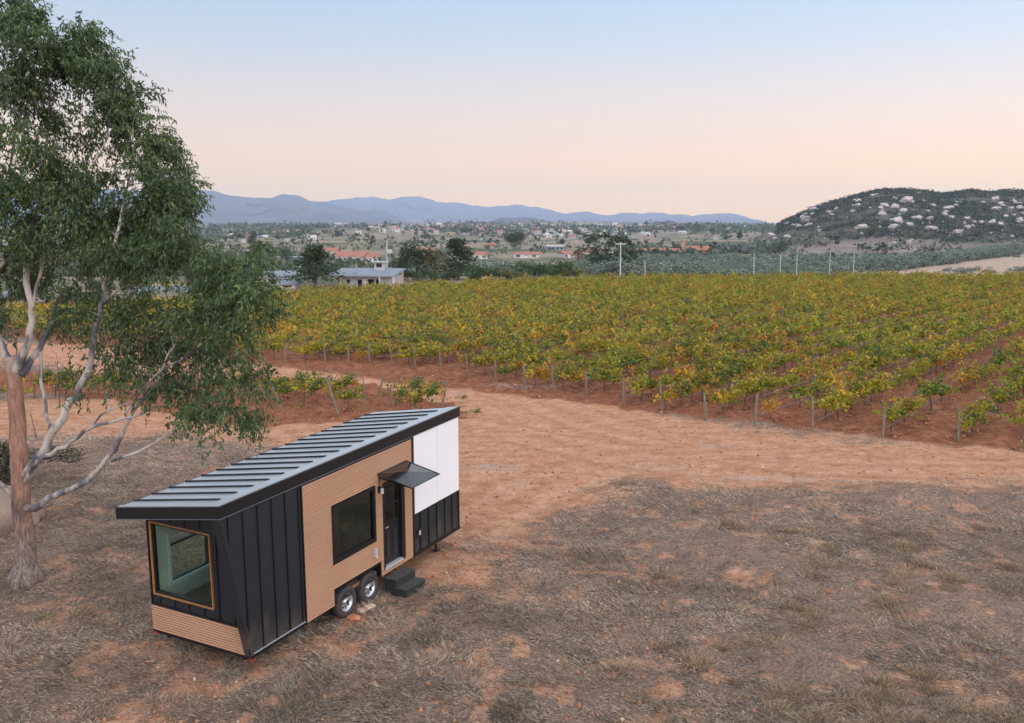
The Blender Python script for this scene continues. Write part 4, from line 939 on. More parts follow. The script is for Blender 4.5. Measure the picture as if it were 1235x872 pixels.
# clods and pebbles on the bare soil
def cond3(X, Y, b, r): return grng.random(len(X)) < np.where(r > .5, .9, np.where(b > .4, .2, .12)) * (Y < 58)
Q = scatter(24000, cond3); b_, r_, _ = masks(Q[:, 0], Q[:, 1]); n = len(Q)
ico = np.array([(1, 0, 0), (-1, 0, 0), (0, 1, 0), (0, -1, 0), (0, 0, 1), (0, 0, -1)], float); icf = np.array([(0, 2, 4), (2, 1, 4), (1, 3, 4), (3, 0, 4), (2, 0, 5), (1, 2, 5), (3, 1, 5), (0, 3, 5)])
s = .012 + .05 * grng.random(n) ** 4; s = np.where(r_ > .5, s * 1.5, s)
vv = ico[None] * s[:, None, None] * grng.uniform(.6, 1.3, (n, 6, 3)) + np.stack([Q[:, 0], Q[:, 1], H(Q[:, 0], Q[:, 1]) + s * .3], 1)[:, None]
ff = (icf[None] + (np.arange(n) * 6)[:, None, None]).reshape(-1, 3)
cb = np.where((r_ > .5)[:, None], pal([(.30, .125, .065), (.44, .20, .11), (.5, .38, .30)], [4, 3, .3], n, grng), pal([(.50, .23, .11), (.42, .25, .16), (.6, .5, .42), (.40, .21, .12)], [3, 2, .2, 2], n, grng))
o = link(bpy.data.objects.new('pebbles', npmesh('pebbles', vv.reshape(-1, 3), ff, M['dry_grass'], np.repeat(cb, 6, 0)))); tag(o, 'soil clods and small stones strewn over the ground', 'pebbles', kind='stuff')
# ------------------------------------------------------------------ trees beyond the vineyard
M['far_leaf'] = leafmat('far_leaf', trans=.15, rough=.7)
def farcrown(seed, n, shape, cols, w, leaf, lobes=16):
    # unit tree: height 1, crown spread about 1; leaf clumps spread through several lobes
    g = np.random.default_rng(seed)
    if shape == 'cone':
        t = g.random(lobes) ** .8; c = np.stack([g.normal(size=lobes) * .17 * (1.15 - t), g.normal(size=lobes) * .17 * (1.15 - t), .16 + t * .76], 1); rr = .20 * (1.12 - t) + .045
    elif shape == 'tall':
        t = g.random(lobes); c = np.stack([g.normal(size=lobes) * .15, g.normal(size=lobes) * .15, .25 + t * .62], 1); rr = g.uniform(.10, .17, lobes)
    elif shape == 'bush':
        c = np.stack([g.normal(size=lobes) * .34, g.normal(size=lobes) * .34, g.uniform(.2, .72, lobes)], 1); rr = g.uniform(.2, .32, lobes)
    else:
        a = unit(g.normal(size=(lobes, 3))) * g.uniform(.5, 1, (lobes, 1)); c = a * np.array([.36, .36, .24]) + np.array([0, 0, .64]); rr = g.uniform(.16, .24, lobes)
    k = g.integers(0, lobes, n); u = unit(g.normal(size=(n, 3))) * (g.uniform(.35, 1.0, (n, 1)) ** .6)
    P = c[k] + u * np.asarray(rr)[k][:, None] * np.array([1, 1, .8]); P[:, 2] = np.maximum(P[:, 2], .03)
    D = unit(g.normal(size=(n, 3)) + np.array([0, 0, -.2]))
    v, f = leafquads(P, D, leaf * g.uniform(.7, 1.3, n), leaf * .8, g, .1)
    cl = pal(cols, w, n, g, .25) * g.uniform(.8, 1.25, lobes)[k][:, None]
    return v, f, np.repeat(cl, 4, 0)
DG = [(.032, .052, .022), (.05, .075, .03), (.075, .10, .04)]
OL = [(.15, .19, .14), (.20, .24, .18), (.09, .12, .08), (.27, .31, .25)]
def withtrunk(arr, h0=.3, r=.02, colr=(.10, .075, .055)):
    v, f, c = arr; m = MB(); m.tube([(0, 0, -.03), (.01, 0, h0 * .6), (0, .01, h0 + .15)], [r, r * .8, r * .4], 6, False)
    for a in range(3): m.tube([(0, 0, h0 * .7), (math.cos(a * 2.1) * .14, math.sin(a * 2.1) * .14, h0 + .22)], [r * .5, r * .25], 4, False)
    tv = np.array(m.v); tf = np.array(m.f); V = np.concatenate([v, tv]); Fq = np.concatenate([f, tf + len(v)]); C = np.concatenate([c, np.tile(np.array(colr), (len(tv), 1))])
    return V, Fq, C
def onemesh(name, arr): return npmesh(name, *arr[:2], M['far_leaf'], arr[2])
FT = {
 'round': [onemesh('tree', withtrunk(farcrown(30 + i, 1500, 'round', DG, [3, 3, 1], .055, 22))) for i in range(3)],
 'cone': [onemesh('tree', withtrunk(farcrown(40 + i, 1900, 'cone', DG, [4, 3, 1], .05, 34))) for i in range(2)],
 'tall': [onemesh('tree', withtrunk(farcrown(50 + i, 1500, 'tall', DG, [3, 3, 2], .05, 26))) for i in range(2)],
 'bush': [onemesh('shrub', farcrown(60 + i, 1200, 'bush', [(.06, .10, .035), (.10, .14, .05), (.04, .07, .025)], [3, 2, 2], .085, 14)) for i in range(3)],
 'yellow': [onemesh('shrub', farcrown(64, 1100, 'bush', [(.75, .48, .03), (.6, .4, .03), (.2, .22, .04)], [4, 3, 1], .08, 10))],
 'olive_green': [onemesh('shrub', farcrown(67, 1100, 'bush', [(.16, .17, .05), (.22, .2, .06), (.1, .12, .04)], [3, 2, 2], .085, 12))],
 'olive': [onemesh('olive_tree', withtrunk(farcrown(70 + i, 860, 'bush', OL, [3, 3, 2, 1], .088, 10), .2, .03)) for i in range(4)],
 'dot': [onemesh('tree', withtrunk(farcrown(80 + i, 820, 'round', DG, [3, 3, 1], .09, 8), .2, .03)) for i in range(3)],
 'pale': [onemesh('tree', withtrunk(farcrown(90 + i, 820, 'round', [(.13, .15, .09), (.18, .2, .13), (.09, .10, .06)], [3, 2, 2], .12, 9), .2, .03)) for i in range(2)],
}
def palmmesh(seed, n=30, droop=.5, cols=((.06, .10, .035), (.10, .14, .05)), tr=.022, fr=.34):
    g = np.random.default_rng(seed); m = MB(); m.tube([(0, 0, -.03), (.006, 0, .4), (0, 0, .8)], [tr * 1.3, tr, tr], 8, False); tv = np.array(m.v); tf = np.array(m.f)
    Ps, Ds = [], []
    for i in range(n):
        a = g.uniform(0, 6.28); e = g.uniform(-.5, 1.2); d = np.array([math.cos(a) * math.cos(e), math.sin(a) * math.cos(e), math.sin(e)])
        for t in np.linspace(.12, 1, 13):
            p = np.array([0, 0, .8]) + d * fr * t + np.array([0, 0, -droop * fr * t * t])
            for s_ in (-1, 1):
                sd = np.cross(d, [0, 0, 1]); sd /= np.linalg.norm(sd) + 1e-6; Ps.append(p); Ds.append(unit(sd * s_ + d * .7 + np.array([0, 0, -.4])))
    Ps, Ds = np.array(Ps), np.array(Ds); v, f = leafquads(Ps, Ds, fr * .36, fr * .055, g, .02); c = np.repeat(pal(cols, [1] * len(cols), len(Ps), g, .25), 4, 0)
    return onemesh('palm_tree', (np.concatenate([v, tv]), np.concatenate([f, tf + len(v)]), np.concatenate([c, np.tile((.14, .09, .06), (len(tv), 1))])))
FT['palm'] = [palmmesh(3, 34, .6)]; FT['date'] = [palmmesh(4, 46, .8, ((.10, .11, .05), (.15, .14, .07)), .04, .5)]; FT['dead'] = [palmmesh(5, 22, 1.2, ((.28, .13, .06), (.2, .1, .05)), .03, .22)]
NM = {'round': 'tree', 'cone': 'pine_tree', 'tall': 'tree', 'bush': 'shrub', 'yellow': 'shrub', 'olive_green': 'shrub', 'olive': 'olive_tree', 'dot': 'tree', 'pale': 'tree', 'palm': 'palm_tree', 'date': 'palm_tree', 'dead': 'palm_tree'}
CT = {'tree': 'tree', 'pine_tree': 'pine tree', 'shrub': 'shrub', 'olive_tree': 'olive tree', 'palm_tree': 'palm tree'}
frng = np.random.default_rng(31)
def put(kind, x, y, h, w=None, label=None, group=None, split=False):
    me = FT[kind][frng.integers(0, len(FT[kind]))]
    o = bpy.data.objects.new(NM[kind], me); o.location = (x, y, float(H(x, y)) - .02 * h); w = w or h; o.scale = (w, w, h); o.rotation_euler = (0, 0, frng.uniform(0, 6.28)); link(o)
    tag(o, label, CT[NM[kind]], group); return o
def putpx(kind, px, py, hpx, wpx, label=None, group=None, D=None):
    g = ground(px, py) if D is None else np.array([*(ray(px, 268)[:2] * D), 0]); k = g[1] / F
    return put(kind, g[0], g[1], hpx * k, wpx * k, label, group)
for a in [('cone', 380, 347, 54, 88, 'broad dark green pine tree beside the grey farmhouse'),
          ('palm', 316, 337, 50, 44, 'tall fan palm left of the grey shed'),
          ('date', 525, 338, 38, 34, 'short date palm with spreading fronds between dark trees'),
          ('cone', 553, 337, 52, 80, 'dark pointed pine tree right of the date palm'),
          ('round', 503, 338, 48, 54, 'dark round tree right of the white utility pole'),
          ('round', 484, 336, 28, 26, 'small dark tree beside the white utility pole'),
          ('tall', 737, 330, 54, 84, 'tall tree with a rounded crown beside a white utility pole'),
          ('tall', 757, 331, 28, 34, 'small dark tree right of the tall rounded tree'),
          ('tall', 722, 328, 32, 30, 'slim tree left of the tall rounded tree'),
          ('dead', 697, 328, 30, 40, 'reddish brown dry palm before the white villas'),
          ('round', 622, 303, 26, 30, 'lone dark round tree rising above the distant villas'),
          ('round', 250, 345, 42, 36, 'dark tree partly behind the eucalyptus crown'),
          ('round', 272, 340, 34, 30, 'second dark tree right of the eucalyptus crown'),
          ('round', 295, 338, 30, 28, 'dark bushy tree left of the fan palm'),
          ('tall', 233, 350, 40, 40, 'dark tree behind the right edge of the eucalyptus'),
          ('tall', 344, 318, 20, 20, 'small dark tree above the long red building'),
          ('yellow', 198, 350, 10, 18, 'bright yellow flowering shrub left of its twin behind the eucalyptus'),
          ('yellow', 229, 349, 10, 20, 'bright yellow flowering shrub right of its twin behind the eucalyptus'),
          ('bush', 606, 336, 15, 22, 'low green shrub at the far edge of the vineyard'),
          ('bush', 640, 336, 26, 26, 'rounded green tree shrub standing among lower olive bushes'),
          ('olive_green', 622, 337, 15, 30, 'yellowish green shrub at the far vineyard edge'),
          ('bush', 670, 335, 26, 28, 'dense green shrub right of the rounded green one'),
          ('olive_green', 690, 334, 16, 30, 'yellow tinged shrub before the tall rounded tree'),
          ('bush', 706, 333, 18, 22, 'green shrub at the foot of the slim tree'),
          ('bush', 580, 337, 14, 22, 'small green shrub right of the pointed pine'),
          ('bush', 540, 338, 14, 24, 'low shrub under the date palm'),
          ('olive_green', 913, 327, 12, 26, 'yellowish shrub in the olive grove before the rocky hill'),
          ('bush', 1050, 284, 15, 14, 'bright green tree on the slope of the rocky hill'),
          ('dot', 892, 291, 12, 9, 'lone dark tree at the left foot of the rocky hill'),
          ('tall', 448, 299, 17, 14, 'tall far tree above the red roofed villas'),
          ('tall', 304, 298, 20, 18, 'tall far tree above the fan palm'),
          ('round', 710, 298, 13, 14, 'far dark tree above the white villas')]:
    putpx(*a)
m_ = 'dark trees along the far edge of the vineyard'
for px, py, h, w in [(240, 352, 26, 30), (262, 349, 24, 28), (282, 347, 22, 24), (303, 344, 18, 22), (470, 340, 16, 22), (492, 340, 16, 26), (515, 339, 18, 24), (566, 338, 22, 26), (588, 337, 14, 20), (651, 336, 18, 24), (683, 334, 20, 24), (745, 331, 24, 22), (768, 330, 16, 22), (780, 330, 12, 20), (30, 372, 30, 40), (75, 368, 34, 40), (120, 364, 30, 38), (165, 360, 34, 40), (-30, 374, 30, 40)]:
    putpx('round' if frng.random() < .5 else 'bush', px, py, h, w, 'dark green tree in the belt beyond the far vineyard edge', m_)
# olive grove rows and the olive hedge
nol = 0; extra = []
OG = 'olive trees of the grove beyond the vineyard'
for iy, Y in enumerate(np.arange(160, 345, 9.0)):
    for X in np.arange(-36, 205, 6.6):
        x = X + frng.normal() * .7; y = Y + frng.normal() * .8
        px, py = topx(x, y, 0.8); fa, fb = HEDGE
        side = (x - fa[0]) * (fb[1] - fa[1]) - (y - fa[1]) * (fb[0] - fa[0])
        if side > -20 or px < (470 if Y < 230 else 560) + 60 * frng.random() or px > 1260 or (px < 700 and Y > 250): continue
        if frng.random() < .12: continue
        s = frng.uniform(3.4, 4.8)
        if nol < 240: put('olive', x, y, s * .72, s * 1.25, 'grey green olive tree in the grove beyond the vineyard', OG); nol += 1
        else: extra.append((x, y, s))
oarr = [withtrunk(farcrown(75 + i, 260, 'round', OL, [3, 3, 2, 1], .15, 10), .2, .03) for i in range(3)]; Vs, Fs, Cs, nb = [], [], [], 0
for x, y, s_ in extra:
    v, f, c = oarr[frng.integers(0, 3)]; v = v * np.array([s_ * 1.25, s_ * 1.25, s_ * .68]) * (1, -1 if frng.random() < .5 else 1, 1) + np.array([x, y, float(H(x, y))]); Vs.append(v); Fs.append(f + nb); Cs.append(c); nb += len(v)
print('olives', nol, len(extra))
if extra: tag(link(bpy.data.objects.new('olive_grove', npmesh('olive_grove', np.concatenate(Vs), np.concatenate(Fs), M['far_leaf'], np.concatenate(Cs)))), 'rear rows of the grey green olive grove', 'olive grove', kind='stuff')
fa, fb = HEDGE
for i in range(56):
    t = i / 55; x = fa[0] * (1 - t) + fb[0] * t - 3; y = fa[1] * (1 - t) + fb[1] * t
    put('olive', x + frng.normal() * .3, y + frng.normal() * .5, frng.uniform(4.2, 5.2), 5.6, 'olive tree in the dense row along the bare tan field', 'olive row along the tan field')
for px, py in [(1165, 330), (1185, 329), (1230, 329), (1150, 330)]: putpx('olive', px, py, 9, 16, 'small olive bush at the near edge of the tan field', 'olive bushes at the edge of the tan field')
# valley scrub and far woods
def masscloud(name, n, gen, cols, w, label, cat, leaf=(.5, .9)):
    P, sz = gen(n); n = len(P); m = 7
    D = unit(frng.normal(size=(n * m, 3))); off = frng.normal(size=(n * m, 3)) * np.repeat(sz, m)[:, None] * np.array([.42, .42, .22])
    B = np.repeat(P, m, 0) + off + np.array([0, 0, .32]) * np.repeat(sz, m)[:, None]
    v, f = leafquads(B, D, np.repeat(sz, m) * frng.uniform(*leaf, n * m), np.repeat(sz, m) * .5, frng, .1)
    c = np.repeat(pal(cols, w, n, frng, .2), m, 0) * frng.uniform(.8, 1.2, (n * m, 1))
    o = link(bpy.data.objects.new(name, npmesh(name, v, f, M['far_leaf'], np.repeat(c, 4, 0)))); tag(o, label, cat, kind='stuff'); return o
def g_foot(n):
    A = frng.uniform(.12, .55, n); Y = frng.uniform(372, 470, n); X = A * Y; k = frng.random(n) < sst(.45, .6, fbm(X / 22, Y / 22, 113)) * (1 - sst(.22, .3, A) * .85)
    X, Y = X[k], Y[k]; return np.stack([X, Y, H(X, Y)], 1), frng.uniform(1.5, 4.2, len(X))
masscloud('foothill_bushes', 1600, g_foot, [(.05, .065, .04), (.08, .10, .065), (.12, .15, .11)], [3, 3, 3], 'grey green bushes at the foot of the rocky hill', 'bushes')
def g_val(n):
    Y = 185 * (3400 / 185.) ** frng.random(n); A = frng.uniform(-.62, .26, n); X = A * Y
    k = frng.random(n) < sst(.44, .58, fbm(X / (60 + Y * .09), Y / (40 + Y * .12), 117)) * .95 + .05 + .12 * (Y < 500)
    k &= ~((A > -.02) & (Y < 410) & (Y > 150))
    X, Y = X[k], Y[k]; return np.stack([X, Y, H(X, Y)], 1), frng.uniform(1.6, 4.4, len(X)) * np.clip(Y / 600, .6, 1.9)
masscloud('valley_woods', 20000, g_val, [(.06, .085, .045), (.09, .115, .06), (.13, .15, .10), (.18, .18, .12)], [4, 3, 2, 1], 'scattered trees and bushes across the valley floor', 'woods')
TGp = 'far dark trees dotted over the valley'
for i in range(130):
    px = frng.uniform(235, 905); py = 272.5 + 28 * frng.random() ** 1.4; g = ground(px, py); hh = frng.uniform(4, 9) * g[1] / F * (.7 if py < 276 else 1)
    put('dot' if frng.random() < .75 else 'pale', g[0], g[1], hh, hh * frng.uniform(.7, 1.4), 'small dark tree dotted on the distant valley floor', TGp)
# ------------------------------------------------------------------ rocks on the hill
Z7 = lambda x, y: (840 + x / 3.127, 210 + y / 3.127)
ROCKS = []
big = [(790, 98, 22), (812, 105, 9), (748, 122, 15), (443, 132, 17), (408, 167, 22), (620, 200, 22), (755, 175, 22), (740, 198, 18), (803, 190, 17), (893, 204, 19), (880, 167, 13), (875, 140, 9), (710, 117, 15), (780, 138, 11), (945, 128, 18), (935, 145, 14), (985, 217, 17), (1020, 200, 14), (1073, 183, 12), (1130, 132, 20), (1127, 92, 12), (1115, 180, 12), (1165, 158, 9), (1195, 155, 8), (1218, 172, 14), (1185, 128, 9), (1220, 125, 12), (793, 263, 18), (812, 249, 9), (737, 261, 11), (740, 228, 7), (625, 225, 8), (587, 140, 9), (513, 153, 7), (520, 118, 5), (483, 243, 4), (955, 233, 6), (858, 100, 6), (995, 107, 7), (1080, 105, 8), (1145, 110, 10), (345, 185, 10), (372, 192, 8), (425, 188, 9), (610, 102, 12), (655, 128, 6), (700, 95, 5), (835, 72, 6), (1190, 235, 8), (1200, 250, 6), (1010, 185, 7), (930, 182, 8), (1040, 195, 9), (1230, 150, 8), (880, 185, 6), (820, 165, 5), (765, 150, 5), (590, 118, 5), (570, 165, 4), (460, 200, 5), (1110, 222, 6), (1160, 225, 5), (660, 168, 4), (690, 180, 4), (715, 150, 5)]
rm = [rockmesh('boulder', 1, 200 + i, M['boulder_pale'], 4, 1.2, 1, .8, .5) for i in range(6)]
for (x, y, s) in big:
    px, py = Z7(x, y); g = ground(px, py + s * .1); r = s / 3.127 * g[1] / F * .92; ROCKS.append((g[0], g[1], r))
    o = link(bpy.data.objects.new('boulder', rm[frng.integers(0, 6)])); o.location = (g[0], g[1], g[2] + r * .28); o.scale = (r * frng.uniform(.85, 1.35), r, r * frng.uniform(.65, 1.0)); o.rotation_euler = (frng.normal() * .25, frng.normal() * .25, frng.uniform(0, 6.28))
    tag(o, 'pale weathered boulder lying on the scrubby rocky hill', 'boulder', 'boulders on the rocky hill')
for i in range(60):
    px = frng.uniform(925, 1235); top = np.interp(px, [p[0] for p in HILL], [p[1] for p in HILL]); py = top + 3 + (290 - top) * frng.random() ** 1.2 * .75; g = ground(px, py); r = frng.uniform(.5, 1.5) ** 1.3; ROCKS.append((g[0], g[1], r))
    o = link(bpy.data.objects.new('boulder', rm[frng.integers(0, 6)])); o.location = (g[0], g[1], g[2] + r * .3); o.scale = (r * 1.2, r, r); o.rotation_euler = (0, 0, frng.uniform(0, 6.28))
    tag(o, 'small pale rock among the scrub of the rocky hill', 'rock', 'small rocks on the rocky hill')
def g_hill(n):
    A = frng.uniform(.20, .66, n); Y = frng.uniform(405, 640, n); X = A * Y; t = (Y - 400) / 220; hz = np.interp(A, HA, HZ)
    bare = sst(.17, .33, t + (fbm(X / 40, Y / 40, 83) - .5) * .3)
    k = (frng.random(n) < (.015 + bare) * sst(.3, .5, fbm(X / 14, Y / 14, 111))) & (hz > 6)
    for (rx_, ry_, rr_) in ROCKS: k &= ~((np.abs(X - rx_) < rr_ * 1.15) & (Y > ry_ - rr_ * 3.0) & (Y < ry_ + rr_))
    X, Y = X[k], Y[k]; return np.stack([X, Y, H(X, Y)], 1), frng.uniform(.5, 1.7, len(X))
masscloud('hillside_scrub', 20000, g_hill, [(.034, .05, .034), (.05, .068, .045), (.075, .085, .058), (.12, .10, .08)], [4, 4, 2, .7], 'dark chaparral scrub covering the rocky hill', 'scrub')
# ------------------------------------------------------------------ buildings
M['stucco'] = plain('stucco', (.58, .55, .50), .9, 0, .06, .4); M['tile_roof'] = plain('tile_roof', (.36, .14, .09), .85, 0, .25, .8); M['brick'] = plain('brick', (.33, .13, .08), .9, 0, .2, 1)
M['window_dark'] = plain('window_dark', (.02, .022, .025), .2); M['grey_wall'] = plain('grey_wall', (.42, .41, .42), .9, 0, .12, .5); M['sheet_roof'] = plain('sheet_roof', (.2, .235, .27), .6, 0, .15, .4)
M['ochre'] = plain('ochre', (.52, .30, .14), .9); M['pole'] = plain('pole', (.50, .50, .50), .7, 0, .08, 1); M['blue_sheet'] = plain('blue_sheet', (.12, .3, .5), .6)
M['stone'] = plain('stone', (.36, .24, .17), .9, 0, .25, 1.5); M['dull_white'] = plain('dull_white', (.60, .58, .55), .9, 0, .1, .3)
def gable(mb, x0, x1, y0, y1, z, h, ov=.4):
    ym = (y0 + y1) / 2; x0 -= ov; x1 += ov; y0 -= ov; y1 += ov; b = len(mb.v); z -= .0
    mb.v += [(x0, y0, z), (x1, y0, z), (x1, y1, z), (x0, y1, z), (x0, ym, z + h), (x1, ym, z + h)]
    mb.f += [(b, b + 1, b + 5, b + 4), (b + 2, b + 3, b + 4, b + 5), (b, b + 4, b + 3), (b + 1, b + 2, b + 5), (b + 3, b + 2, b + 1, b)]
def building(px0, px1, pyb, pyt, name, label, cat, wm, rm_, roof='gable', depth=8, group=None, nwin=3, rot=0, wins=True, hroof=.3):
    pc = (px0 + px1) / 2; g = ground(pc, pyb); k = g[1] / F; w = (px1 - px0) * k; h = (pyb - pyt) * k
    e = empty(name, tuple(g), math.atan2(-g[0], g[1]) * 0 + rot, label=label, cat=cat, group=group)
    hr = h * hroof if roof == 'gable' else .35; hw = h - hr
    MB().box(-w / 2, w / 2, 0, depth, -1.5, hw).build('wall', wm, e)
    r = MB()
    if roof == 'gable': gable(r, -w / 2, w / 2, 0, depth, hw + .01, hr)
    else: r.box(-w / 2 - .3, w / 2 + .3, -.3, depth + .3, hw + .01, hw + hr)
    r.build('roof', rm_, e)
    if wins:
        for i in range(nwin):
            x = -w / 2 + w * (i + .5) / nwin; ww = min(.9, w / nwin * .25)
            MB().box(x - ww, x + ww, -.06, -.002, hw * .32, hw * .75).build('window', M['window_dark'], e)
    return e, w, h, hw
VL = 'white villa with red tile roof '
for i, (a, lab) in enumerate([((393, 406, 311, 299), 'at the left end of the villas behind the pine'), ((404, 438, 318, 304), 'widest of those behind the grey farmhouse'), ((437, 456, 318, 306), 'right above the cupola of the grey farmhouse'), ((506, 523, 307.5, 299), 'half hidden above the date palm'),
                              ((572, 588, 312.5, 304), 'standing alone right of the pointed pine'), ((620, 649, 311, 304), 'low and long above the green shrubs'), ((680, 692, 311, 303), 'left of the dry palm'), ((700, 717, 310, 302), 'right of the dry palm'), ((717, 724, 308, 300), 'touching the tall rounded tree'),
                              ((759, 774, 309.5, 300), 'leftmost in the terrace beside the brick chapel'), ((776, 785, 308, 300), 'second in the terrace beside the brick chapel'), ((786, 797, 308.5, 299), 'third in the terrace beside the brick chapel'), ((798, 806, 307.5, 300), 'fourth in the terrace beside the brick chapel'), ((807, 821, 308, 300), 'last in the terrace beside the brick chapel tower')]):
    e, w, h, hw = building(*a, 'villa', VL + lab, 'villa', M['stucco'], M['tile_roof'], depth=9, group='white villas with red tile roofs', nwin=2 + (w_w := int((a[1] - a[0]) > 18)), rot=[.1, -.15, .2, 0, .1, -.1, .2, -.2, 0, .1, 0, -.1, .1, 0][i], hroof=.38)
    MB().box(-w * .22, w * .08, -2.2, -.003, -1, hw * .62).build('porch', M['stucco'], e)
e, w, h, hw = building(826.5, 856, 307.5, 297, 'chapel', 'long red brick chapel with a square stone tower before the olive grove', 'chapel', M['brick'], M['tile_roof'], depth=9, nwin=4, hroof=.45)
MB().box(-w / 2 - 1.6, -w / 2 - .01, 1, 3, -1, h * 1.55).build('tower', M['stone'], e); 
m = MB(); m.box(-w / 2 - 1.75, -w / 2 + .14, .85, 3.15, h * 1.552, h * 1.62); m.build('tower_cap', M['tile_roof'], e)
building(331, 360, 316, 310, 'barn', 'long low dark red building above the fan palm', 'building', M['brick'], M['sheet_roof'], 'flat', 7, nwin=6)
building(586, 597, 298, 293.5, 'house', 'small ochre house beside the lone dark round tree', 'house', M['ochre'], M['tile_roof'], depth=10, nwin=2)
building(660, 680, 302, 296.5, 'warehouse', 'low pale blue warehouse with a sheet roof right of the lone dark tree', 'warehouse', M['sheet_roof'], M['dull_white'], 'flat', 12, nwin=4)
building(-6, 10, 372, 354, 'house', 'white house glimpsed behind the eucalyptus at the far left', 'house', M['stucco'], M['sheet_roof'], 'flat', 8, nwin=2)
building(160, 230, 352, 348, 'warehouse', 'long pale shed behind the yellow flowering shrubs', 'shed', M['dull_white'], M['sheet_roof'], 'flat', 8, nwin=5)
# grey farmhouse
g = ground(440, 347); k = g[1] / F
e = empty('farmhouse', tuple(g), -.12, label='single storey grey farmhouse with a metal roof and a roof cupola', cat='farmhouse')
w = 68 * k; hw = 13.5 * k
m = MB(); m.panel(-w / 2, w / 2, 0, hw, [(-w * .13, -w * .05, .05, hw * .72), (w * .05, w * .17, .3, hw * .75), (w * .2, w * .26, .4, hw * .75), (-w * .33, -w * .27, .4, hw * .7)], 0, .25); m.box(-w / 2, w / 2, 4.8, 5.0, 0, hw).box(-w / 2, -w / 2 + .2, .25, 4.8, 0, hw).box(w / 2 - .2, w / 2, .25, 4.8, 0, hw)
m.build('wall', M['grey_wall'], e)
m = MB(); m.box(-w / 2 + .3, w / 2 - .3, .8, .9, 0.02, hw - .05); m.build('window', M['window_dark'], e)
m = MB(); m.box(-w * .02, w * .04, -.06, -.003, .02, hw * .78); m.build('door', M['stucco'], e)
m = MB(); m.hexa([(-w / 2 - .9, -1.0, hw + .01), (w / 2 + .5, -1.0, hw + .01), (w / 2 + .5, 5.4, hw + .62), (-w / 2 - .9, 5.4, hw + .62), (-w / 2 - .9, -1.0, hw + .2), (w / 2 + .5, -1.0, hw + .2), (w / 2 + .5, 5.4, hw + .8), (-w / 2 - .9, 5.4, hw + .8)])
rf = m.build('roof', M['sheet_roof'], e)
m = MB(); cx_ = w * .14; m.box(cx_ - .62, cx_ + .62, 3.4, 4.6, hw + .5, hw + 1.6); m.box(cx_ - .9, cx_ + .9, 3.1, 4.9, hw + 1.605, hw + 1.75); m.build('cupola', M['grey_wall'], rf)
m = MB(); m.box(cx_ - .35, cx_ + .35, 3.35, 3.396, hw + 1.0, hw + 1.5); m.build('vent_opening', M['window_dark'], rf)
m = MB(); m.box(-w * .22, -w * .16, .2, .8, hw + .42, hw + .45); m.build('skylight', M['blue_sheet'], rf)
for xx in (w / 2 + .35, -w * .4, w * .3): MB().box(xx - .07, xx + .07, -.9, -.76, -.1, hw + .005).build('porch_post', M['stucco'], e)
building(322, 354, 346.5, 328, 'shed', 'pale grey gabled shed left of the dark pine', 'shed', M['grey_wall'], M['sheet_roof'], depth=6, nwin=2, rot=.25)
building(338, 356, 348, 338.5, 'hut', 'small hut with a bluish roof in front of the grey shed', 'hut', M['dull_white'], M['sheet_roof'], depth=3, nwin=1, hroof=.5)
g = ground(478, 344); e = empty('water_stand', tuple(g), 0, label='small wooden stand with a flat top right of the grey farmhouse', cat='stand')
MB().box(-.8, .8, 0, 1.6, 1.9, 2.1).build('top', M['pale_wood'], e)
for a, b in ((-.7, .1), (.7, .1), (-.7, 1.5), (.7, 1.5)): MB().box(a - .08, a + .08, b - .08, b + .08, -.3, 1.89).build('leg', M['pale_wood'], e)
# utility poles
for px, pyb, pyt, lab, arm in [(466, 343, 290, 'tall white utility pole with a meter box right of the grey farmhouse', 1), (478, 342, 314, 'short thin pole beside the tall white utility pole', 0), (749, 331, 292, 'white utility pole with a cross arm before the tall rounded tree', 2), (779, 329, 315, 'short grey post right of the dark trees', 0), (911, 327, 305, 'leftmost of the five thin white poles along the olive grove', 0), (943, 327, 307, 'second from the left of the five thin white poles along the olive grove', 0), (963, 327.5, 306, 'middle one of the five thin white poles along the olive grove', 0), (1003, 327, 303, 'tallest of the five thin white poles along the olive grove', 0), (1032, 325, 305, 'rightmost of the five thin white poles along the olive grove', 0)]:
    D = 150; x = ray(px, 268)[0] * D; z0 = float(H(x, D)); top = at(px, pyt, D)[2]; h = top - z0
    e = empty('utility_pole', (x, D, z0), 0, label=lab, cat='pole'); m = MB(); m.tube([(0, 0, -.5), (0, 0, h)], [(.10 if arm else .06), (.07 if arm else .045)], 8); m.build('shaft', M['pole'], e)
    if arm == 2: MB().box(-.8, .8, -.06, .06, h - .35, h - .2).build('cross_arm', M['pole'], e)
    if arm == 1: MB().box(.1, .75, -.25, .25, h * .66, h * .76).build('meter_box', M['pole'], e)
